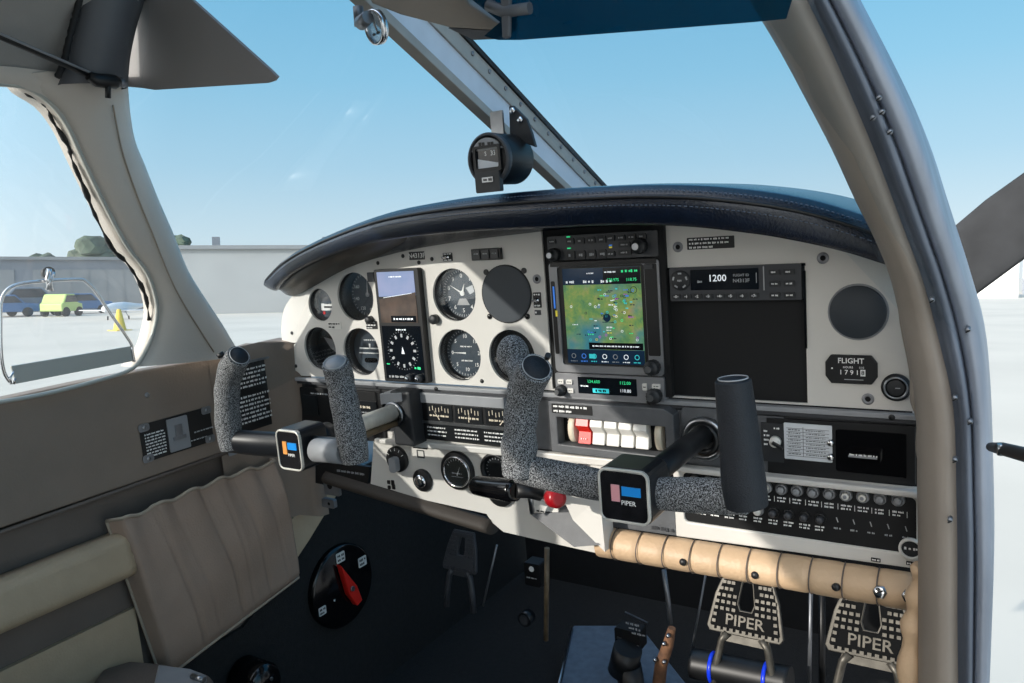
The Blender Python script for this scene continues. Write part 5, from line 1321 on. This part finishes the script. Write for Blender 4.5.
for i in range(3):
    u, v = Q(632+i*3, 624+i*5, 1.22); b.dashes(u-.012, u+.014, v, .001, .004, i)
b.done('metal_clip', t)
b = B(IDM, 'black'); b.tube([UY(628, 648, 1.2), UY(622, 672, 1.2)], .026, 24); b.tube([UY(628, 665, 1.2), UY(634, 700, 1.2)], .024, 20); b.done('rubber_boot', t)
t = T('heater_valve_box', 'dim black box with a white round sticker in the left centre footwell', 'box', UY(530, 570, 1.2))
b = B(panel_at(1.2), 'black'); u, v = Q(532, 575, 1.2); b.rr(u, v, .034, .046, .003, -.03, 0); b.m('white_ink').cyl(u-.0, v+.012, .0055, 0, .001, 14); b.m('grey_ink').dashes(u-.012, u+.012, v-.006, .0012, .003, 2); b.done('box_body', t, bevel=.001)
b = B(panel_at(1.2), 'gauge_dark'); u, v = Q(524, 620, 1.2); b.cyl(u, v, .014, -.02, .0, 24); b.m('bezel_grey').cyl(u, v, .010, 0, .001, 20); b.done('drain_cap', t)
# centre tunnel
b = B(IDM, 'carpet_blue')
s_ = [UZ(573, 625, -.86), UZ(557, 700, -.86), UZ(700, 700, -.86), UZ(640, 625, -.86)]
b.loft([[tuple(p_) for p_ in s_], [(p_.x, p_.y, ZF+.001) for p_ in s_]], smooth=False)
b.done('tunnel_cover', None, label='pale blue-grey carpeted hump on the floor between the pedals', cat='floor hump', bevel=.004, recalc=True)
b = B(IDM, 'steel'); b.tube([UZ(572, 628, -.857), UZ(555, 700, -.857)], .0025, 8); b.done('tunnel_edge_strip', None, label='thin bright metal edge strip along left side of the floor hump', cat='edge strip')
# seat corner bottom left
t = T('pilot_seat', 'corner of a taupe seat cushion at the bottom left edge', 'seat', (-.85, .40, -.62))
c = UX(150, 676, -.98)
b = B(IDM, 'leather_taupe_dark')
cs = [UZ(85, 690, -.60), UZ(100, 668, -.60), UZ(130, 659, -.60), UZ(165, 662, -.60), UZ(205, 672, -.60), UZ(212, 700, -.60), UZ(60, 800, -.60)]
b.loft([[tuple(p_) for p_ in cs], [(p_.x, p_.y+.01, p_.z-.02) for p_ in cs], [(p_.x, p_.y+.01, p_.z-.08) for p_ in cs]], smooth=False); b.done('seat_cushion', t, bevel=.012, recalc=True, seg=4)
b = B(IDM, 'grey_light'); cs = [UZ(158, 664, -.592), UZ(190, 668, -.592), UZ(206, 674, -.592), UZ(200, 700, -.592), UZ(150, 700, -.592)]
b.loft([[tuple(p_) for p_ in cs], [(p_.x, p_.y, p_.z-.012) for p_ in cs]], smooth=False); b.done('seat_side_panel', t, bevel=.003, recalc=True)
b = B(IDM, 'steel'); b.tube([UZ(192, 676, -.588), UZ(204, 680, -.588)], .004, 10); b.done('recline_pin', t)
# ================================================================== NOSE AND PROPELLER
b = B(IDM, 'paint_white'); secs = []
for y_, w_, zt, zb_ in ((1.705, .40, -.10, -.75), (1.95, .36, -.13, -.70), (2.12, .28, -.17, -.62), (2.16, .22, -.20, -.56)):
    secs.append([(XC+w_*math.copysign(abs(math.cos(a))**.6, math.cos(a)), y_, (zt+zb_)/2+(zt-zb_)/2*math.copysign(abs(math.sin(a))**.7, math.sin(a))) for a in [2*PI*i/32 for i in range(32)]])
b.loft(secs); b.done('engine_cowling', None, label='white engine cowling ahead of the windshield, hidden behind the padded cowl', cat='cowling', recalc=True)
t = T('propeller', 'dark grey propeller blade rising to the right beyond the door post', 'propeller', (XC, 2.22, -.37))
pa = [UY(955, 256, 2.22), UY(962, 278, 2.22)]; pb = [UY(1024, 186, 2.22), UY(1024, 241, 2.22)]
m1 = (UY(957, 267, 2.22)); m2 = UY(1024, 214, 2.22); d_ = (m2-m1).normalized(); nrm = Vector((-d_.z, 0, d_.x))
hub = m1-d_*((m1.x-XC)/d_.x)
b = B(IDM, 'prop_black')
for sg_ in (1, -1):
    secs = []
    for r_, c_, tw_ in ((.06, .045, .9), (.15, .07, .8), (.30, .075, .6), (.5, .085, .45), (.72, .085, .35), (.88, .07, .28), (.93, .04, .25)):
        o = hub+d_*(sg_*r_); sc_ = []
        for i in range(16):
            a = 2*PI*i/16; cx_ = c_*math.cos(a); ty = .010*math.sin(a)
            sc_.append(tuple(o+nrm*(cx_*math.cos(tw_)-ty*math.sin(tw_))*sg_+Vector((0, cx_*math.sin(tw_)*.6+ty, 0))))
        secs.append(sc_)
    b.loft(secs)
b.done('blades', t, recalc=True)
b = B(frame(hub, (1, 0, 0), (0, 0, 1)), 'paint_white'); b.lathe(0, 0, [(.14, .035), (.135, -.02), (.10, -.14), (.04, -.22), (0, -.235)], 32); b.done('spinner', t, recalc=True)
GR = {'gauge': 'round gauges of the instrument panels', 'control yoke': 'pair of control yokes', 'rudder pedal': 'rudder pedals in the footwell', 'placard': 'printed placards in the cockpit',
      'switch': 'small switches on the panels', 'window seal': 'seals around the left window', 'sun visor': 'sun visors', 'rod': 'steel rods in the footwell', 'padded roll': 'padded rolls under the panel',
      'cover plate': 'blank cover plates of the panel', 'bushing': 'yoke shaft bushings', 'display': 'flight displays'}
for o in SC.objects:
    if o.parent is None and o.get('category') in GR and 'group' not in o: o['group'] = GR[o['category']]
# ================================================================== move the aircraft on its gear
g_cam = Vector((-.015, 1, 58/800.0)).normalized(); g = RT @ g_cam; g = Vector((g.x, -g.z, g.y))
fw = Vector((0, 1, 0)); fw = (fw-g*fw.dot(g)).normalized(); rt = fw.cross(g)
A3 = Matrix((rt, fw, g)); CAMH = 1.75
A = Matrix.Translation((0, 0, CAMH)) @ A3.to_4x4()
bpy.context.view_layer.update()
for o in list(SC.objects):
    if o.parent is None: o.matrix_world = A @ o.matrix_basis
def WR(px, py): return A3 @ ray(px, py)
def G(px, py, dist=None, z=0):
    d = WR(px, py)
    if dist is None: return Vector((0, 0, CAMH))+d*((z-CAMH)/d.z)
    h = math.hypot(d.x, d.y); return Vector((0, 0, CAMH))+d*(dist/h)
# camera
cam = bpy.data.cameras.new('camera'); co = bpy.data.objects.new('camera', cam); COL.objects.link(co)
cam.sensor_width = 36; cam.lens = F/1024*36; cam.clip_start = .01; cam.clip_end = 3000
X_, Y_, Z_ = (Vector((RC[i][0], -RC[i][2], RC[i][1])) for i in range(3))
Mc = Matrix((X_, Y_, Z_)).transposed()
co.matrix_world = A @ Mc.to_4x4()
SC.camera = co
# ================================================================== OUTDOORS (true level world)
b = B(IDM, 'concrete'); b.box(0, 100, -.05, 900, 900, .1); b.done('ground', None, kind='structure')
rnd = random.Random(3)
def building(name, label, pxl, pxr, dist, hgt, m='hangar_wall', roof='hangar_roof', depth=15, extra=None):
    a, c = G(pxl, 300, dist), G(pxr, 300, dist); a.z = c.z = 0
    t = T(name, label, 'building', (a+c)/2)
    d = (c-a); L_ = d.length; d.normalize(); n_ = Vector((-d.y, d.x, 0))
    if n_.dot(a) < 0: n_ = -n_
    M_ = Matrix(((d.x, 0, n_.x, a.x), (d.y, 0, n_.y, a.y), (0, 1, 0, 0), (0, 0, 0, 1)))
    b = B(M_, m); b.poly([(0, 0), (L_, 0), (L_, hgt), (0, hgt)], 0, depth); b.done('wall', t, recalc=True)
    b = B(M_, roof); b.poly([(-.2, hgt), (L_+.2, hgt), (L_+.2, hgt+.25), (-.2, hgt+.25)], -.3, depth+.3); b.done('roof', t, recalc=True)
    if extra: extra(t, M_, L_, hgt)
    return t
def doors(t, M_, L_, h):
    k = max(2, int(L_/9))
    for i in range(k):
        b = B(M_, 'hangar_roof'); w_ = L_/k; b.box((i+.5)*w_, h*.42, -.05, w_*.86, h*.78, .1)
        for j in range(1, 6): b.box(i*w_+w_*.07+w_*.86*j/6, h*.42, -.12, .08, h*.78, .06)
        b.done('hangar_door', t)
def vents(t, M_, L_, h):
    for s in (.16, .62):
        b = B(M_, 'steel_dull'); b.box(L_*s, h+.6, 4, .5, .9, .5); b.done('roof_vent', t)
building('hangar', 'long flat grey hangar seen through the left part of the windshield', 170, 420, 58, 4.35, extra=vents)
building('hangar', 'grey-blue hangar behind the parked vehicles outside the left side window', -120, 150, 78, 4.3, 'hangar_dark', extra=doors)
building('terminal_building', 'pale low building at the right edge beyond the propeller', 1022, 1160, 92, 4.2, 'far_wall', 'far_white')
building('white_shed', 'small bright white shed just right of the propeller blade root', 962, 1018, 76, 3.6, 'far_white', 'far_white', 8)
def tree(label, px, dist, r, h):
    c = G(px, 300, dist); c.z = 0; t = T('tree', label, 'tree', c)
    b = B(Matrix.Translation(c), 'rust'); b.tube([(0, 0, 0), (0, 0, h*.6)], .2, 8); b.done('trunk', t)
    b = B(Matrix.Translation(c), 'tree_green')
    for k in range(14):
        a = rnd.uniform(0, 2*PI); q_ = rnd.uniform(0, r*.6); s = r*rnd.uniform(.35, .6); z_ = h-s*rnd.uniform(.6, 1.6)
        bm2 = bmesh.new(); bmesh.ops.create_icosphere(bm2, subdivisions=2, radius=s)
        for v_ in bm2.verts: v_.co *= rnd.uniform(.8, 1.15)
        for f_ in bm2.faces: b.f([b.v(v_.co.x+q_*math.cos(a), v_.co.y+q_*math.sin(a), v_.co.z*.8+z_) for v_ in f_.verts])
        bm2.free()
    b.done('crown', t)
tree('distant round tree above the hangar roof outside the left window', 94, 110, 3.4, 8.0)
tree('distant tree peeking above the hangar beside the left window post', 179, 112, 2.0, 8.6)
tree('low distant tree farthest left over the hangar roof', 40, 118, 2.4, 6.4)
def car(label, px, dist, m, L_=4.3, h=1.5, ang=0, body='car'):
    c = G(px, 300, dist); c.z = 0; t = T(body, label, 'car', c)
    v_ = WR(px, 300); yaw = math.atan2(v_.y, v_.x)-PI/2+ang
    M_ = Matrix.Translation(c) @ Matrix.Rotation(yaw, 4, 'Z') @ Matrix(((1, 0, 0, 0), (0, 0, -1, 0), (0, 1, 0, 0), (0, 0, 0, 1)))
    b = B(M_, m); pr = [(-L_/2, .35), (L_/2, .35), (L_/2, .85), (L_*.28, h*.62), (L_*.14, h), (-L_*.26, h), (-L_*.42, h*.62), (-L_/2, h*.58)]
    b.poly(pr, -.85, .85); b.done('body', t, bevel=.08, recalc=True)
    b = B(M_, 'car_glass'); b.poly([(L_*.24, h*.64), (L_*.13, h*.94), (-L_*.24, h*.94), (-L_*.36, h*.64)], -.87, .87); b.done('side_windows', t)
    for x in (-L_*.31, L_*.31):
        for w_ in (-.86, .70):
            b = B(M_, 'tyre'); b.cyl(x, .32, .32, w_, w_+.18, 20); b.done('wheel', t)
car('blue parked car outside the left window, leftmost of the parked cars', 6, 64, 'car_blue', 3.9)
car('grey-blue parked van behind the wire window frame', 33, 66, 'car_grey', 4.2, 2.0)
car('pale green parked car right of the window latch', 61, 62, 'car_green', 2.0, 1.5, .9)
car('dark blue parked car between green car and white light aircraft', 84, 68, 'car_blue', 3.8, 1.5)
# small parked aircraft
c = G(119, 308, 52); c.z = 0
t = T('light_aircraft', 'white parked light aircraft with yellow wheel chock cone outside left window', 'aircraft', c)
v_ = WR(117, 300); yaw = math.atan2(v_.y, v_.x)-PI/2
M_ = Matrix.Translation(c) @ Matrix.Rotation(yaw, 4, 'Z') @ Matrix.Scale(.55, 4)
b = B(M_, 'paint_white'); b.tube([(-1.5, -1.2, 1.15), (-1.3, -1.0, 1.15), (-.4, -.3, 1.25), (.5, .6, 1.3), (2.0, 2.4, 1.35), (3, 3.6, 1.45)], [.25, .4, .55, .55, .25, .12], 18); b.done('fuselage', t)
b = B(M_, 'paint_white'); b.tube([(-3.6, 2.6, 1.0), (.1, .2, .95), (3.2, -2.4, 1.0)], [.5, .6, .5], 16, sq=(1, .12)); b.done('wing', t)
b = B(M_ @ Matrix(((1, 0, 0, 2.8), (0, 0, -1, 3.4), (0, 1, 0, 1.4), (0, 0, 0, 1))), 'paint_white'); b.poly([(-.5, 0), (.4, 0), (.6, 1.2), (.15, 1.2)], -.05, .05); b.done('fin', t)
for x, y_ in ((-1.1, -.9), (.9, -.4), (-.2, 1.0)):
    b = B(M_, 'tyre'); b.tube([(x-.07, y_, .2), (x+.07, y_, .2)], .2, 14); b.m('steel').tube([(x, y_, .2), (x*.6, y_*.6, 1.0)], .04, 8); b.done('wheel', t)
c = G(119, 312, 38); c.z = 0
t = T('yellow_cone', 'yellow marker cone on the apron in front of the white light aircraft', 'cone', c)
b = B(Matrix.Translation(c), 'yellow'); b.lathe(0, 0, [(.28, .03), (.26, .05), (.08, .9), (0, .92)], 20); b.done('cone_body', t)
b = B(Matrix.Translation(c), 'yellow'); b.box(0, 0, .015, .7, .7, .03); b.done('cone_base', t)
for o in SC.objects:
    if o.parent is None and o.get('category') in ('car', 'tree', 'building'): o['group'] = {'car': 'parked cars on the apron', 'tree': 'trees beyond the hangars', 'building': 'airport buildings'}[o['category']]
# ================================================================== LIGHT
sund = (A3 @ Vector((.50, 1.0, -.42))).normalized()
sl = bpy.data.lights.new('sun', 'SUN'); sl.energy = 4.2; sl.angle = math.radians(.53); sl.color = (1, .95, .87)
so = bpy.data.objects.new('sun', sl); COL.objects.link(so); so.rotation_euler = sund.to_track_quat('-Z', 'Y').to_euler(); so.location = (0, -20, 20)
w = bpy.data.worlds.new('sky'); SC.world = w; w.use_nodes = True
nt = w.node_tree; N = nt.nodes; L = nt.links; bg = N['Background']
tc = N.new('ShaderNodeTexCoord'); sp = N.new('ShaderNodeSeparateXYZ'); L.new(tc.outputs['Generated'], sp.inputs[0])
r = N.new('ShaderNodeValToRGB'); e = r.color_ramp.elements
e[0].position = 0; e[0].color = rgb('e4eff3'); e[1].position = 1; e[1].color = rgb('4f9ad2')
for p_, c_ in ((.06, 'd3eaf5'), (.14, 'b4dcf2'), (.24, '95cfee'), (.36, '78bfe6'), (.55, '5aa6da')):
    k = e.new(p_); k.color = rgb(c_)
L.new(sp.outputs['Z'], r.inputs['Fac'])
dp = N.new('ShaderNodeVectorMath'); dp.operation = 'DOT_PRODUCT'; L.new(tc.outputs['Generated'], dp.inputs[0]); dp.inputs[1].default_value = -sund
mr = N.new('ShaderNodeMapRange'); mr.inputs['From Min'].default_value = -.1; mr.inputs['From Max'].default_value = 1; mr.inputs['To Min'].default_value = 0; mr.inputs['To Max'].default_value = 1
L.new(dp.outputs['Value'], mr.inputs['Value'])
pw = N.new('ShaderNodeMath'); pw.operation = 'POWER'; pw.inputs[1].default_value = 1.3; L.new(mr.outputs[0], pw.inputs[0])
ml = N.new('ShaderNodeMath'); ml.operation = 'MULTIPLY_ADD'; ml.inputs[1].default_value = 2.9; ml.inputs[2].default_value = 1.0; L.new(pw.outputs[0], ml.inputs[0])  # sky toward the sun brightened and warmed as added fill for the cabin
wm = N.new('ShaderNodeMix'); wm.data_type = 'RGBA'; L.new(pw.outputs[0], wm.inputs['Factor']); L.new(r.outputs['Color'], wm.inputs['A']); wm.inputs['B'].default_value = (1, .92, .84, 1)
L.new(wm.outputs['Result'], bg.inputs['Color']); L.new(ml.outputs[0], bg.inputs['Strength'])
vs = SC.view_settings; vs.view_transform = 'Standard'; vs.look = 'None'; vs.exposure = 0; vs.gamma = 1; vs.use_curve_mapping = False
SC.cycles.max_bounces = 8; SC.cycles.transparent_max_bounces = 12
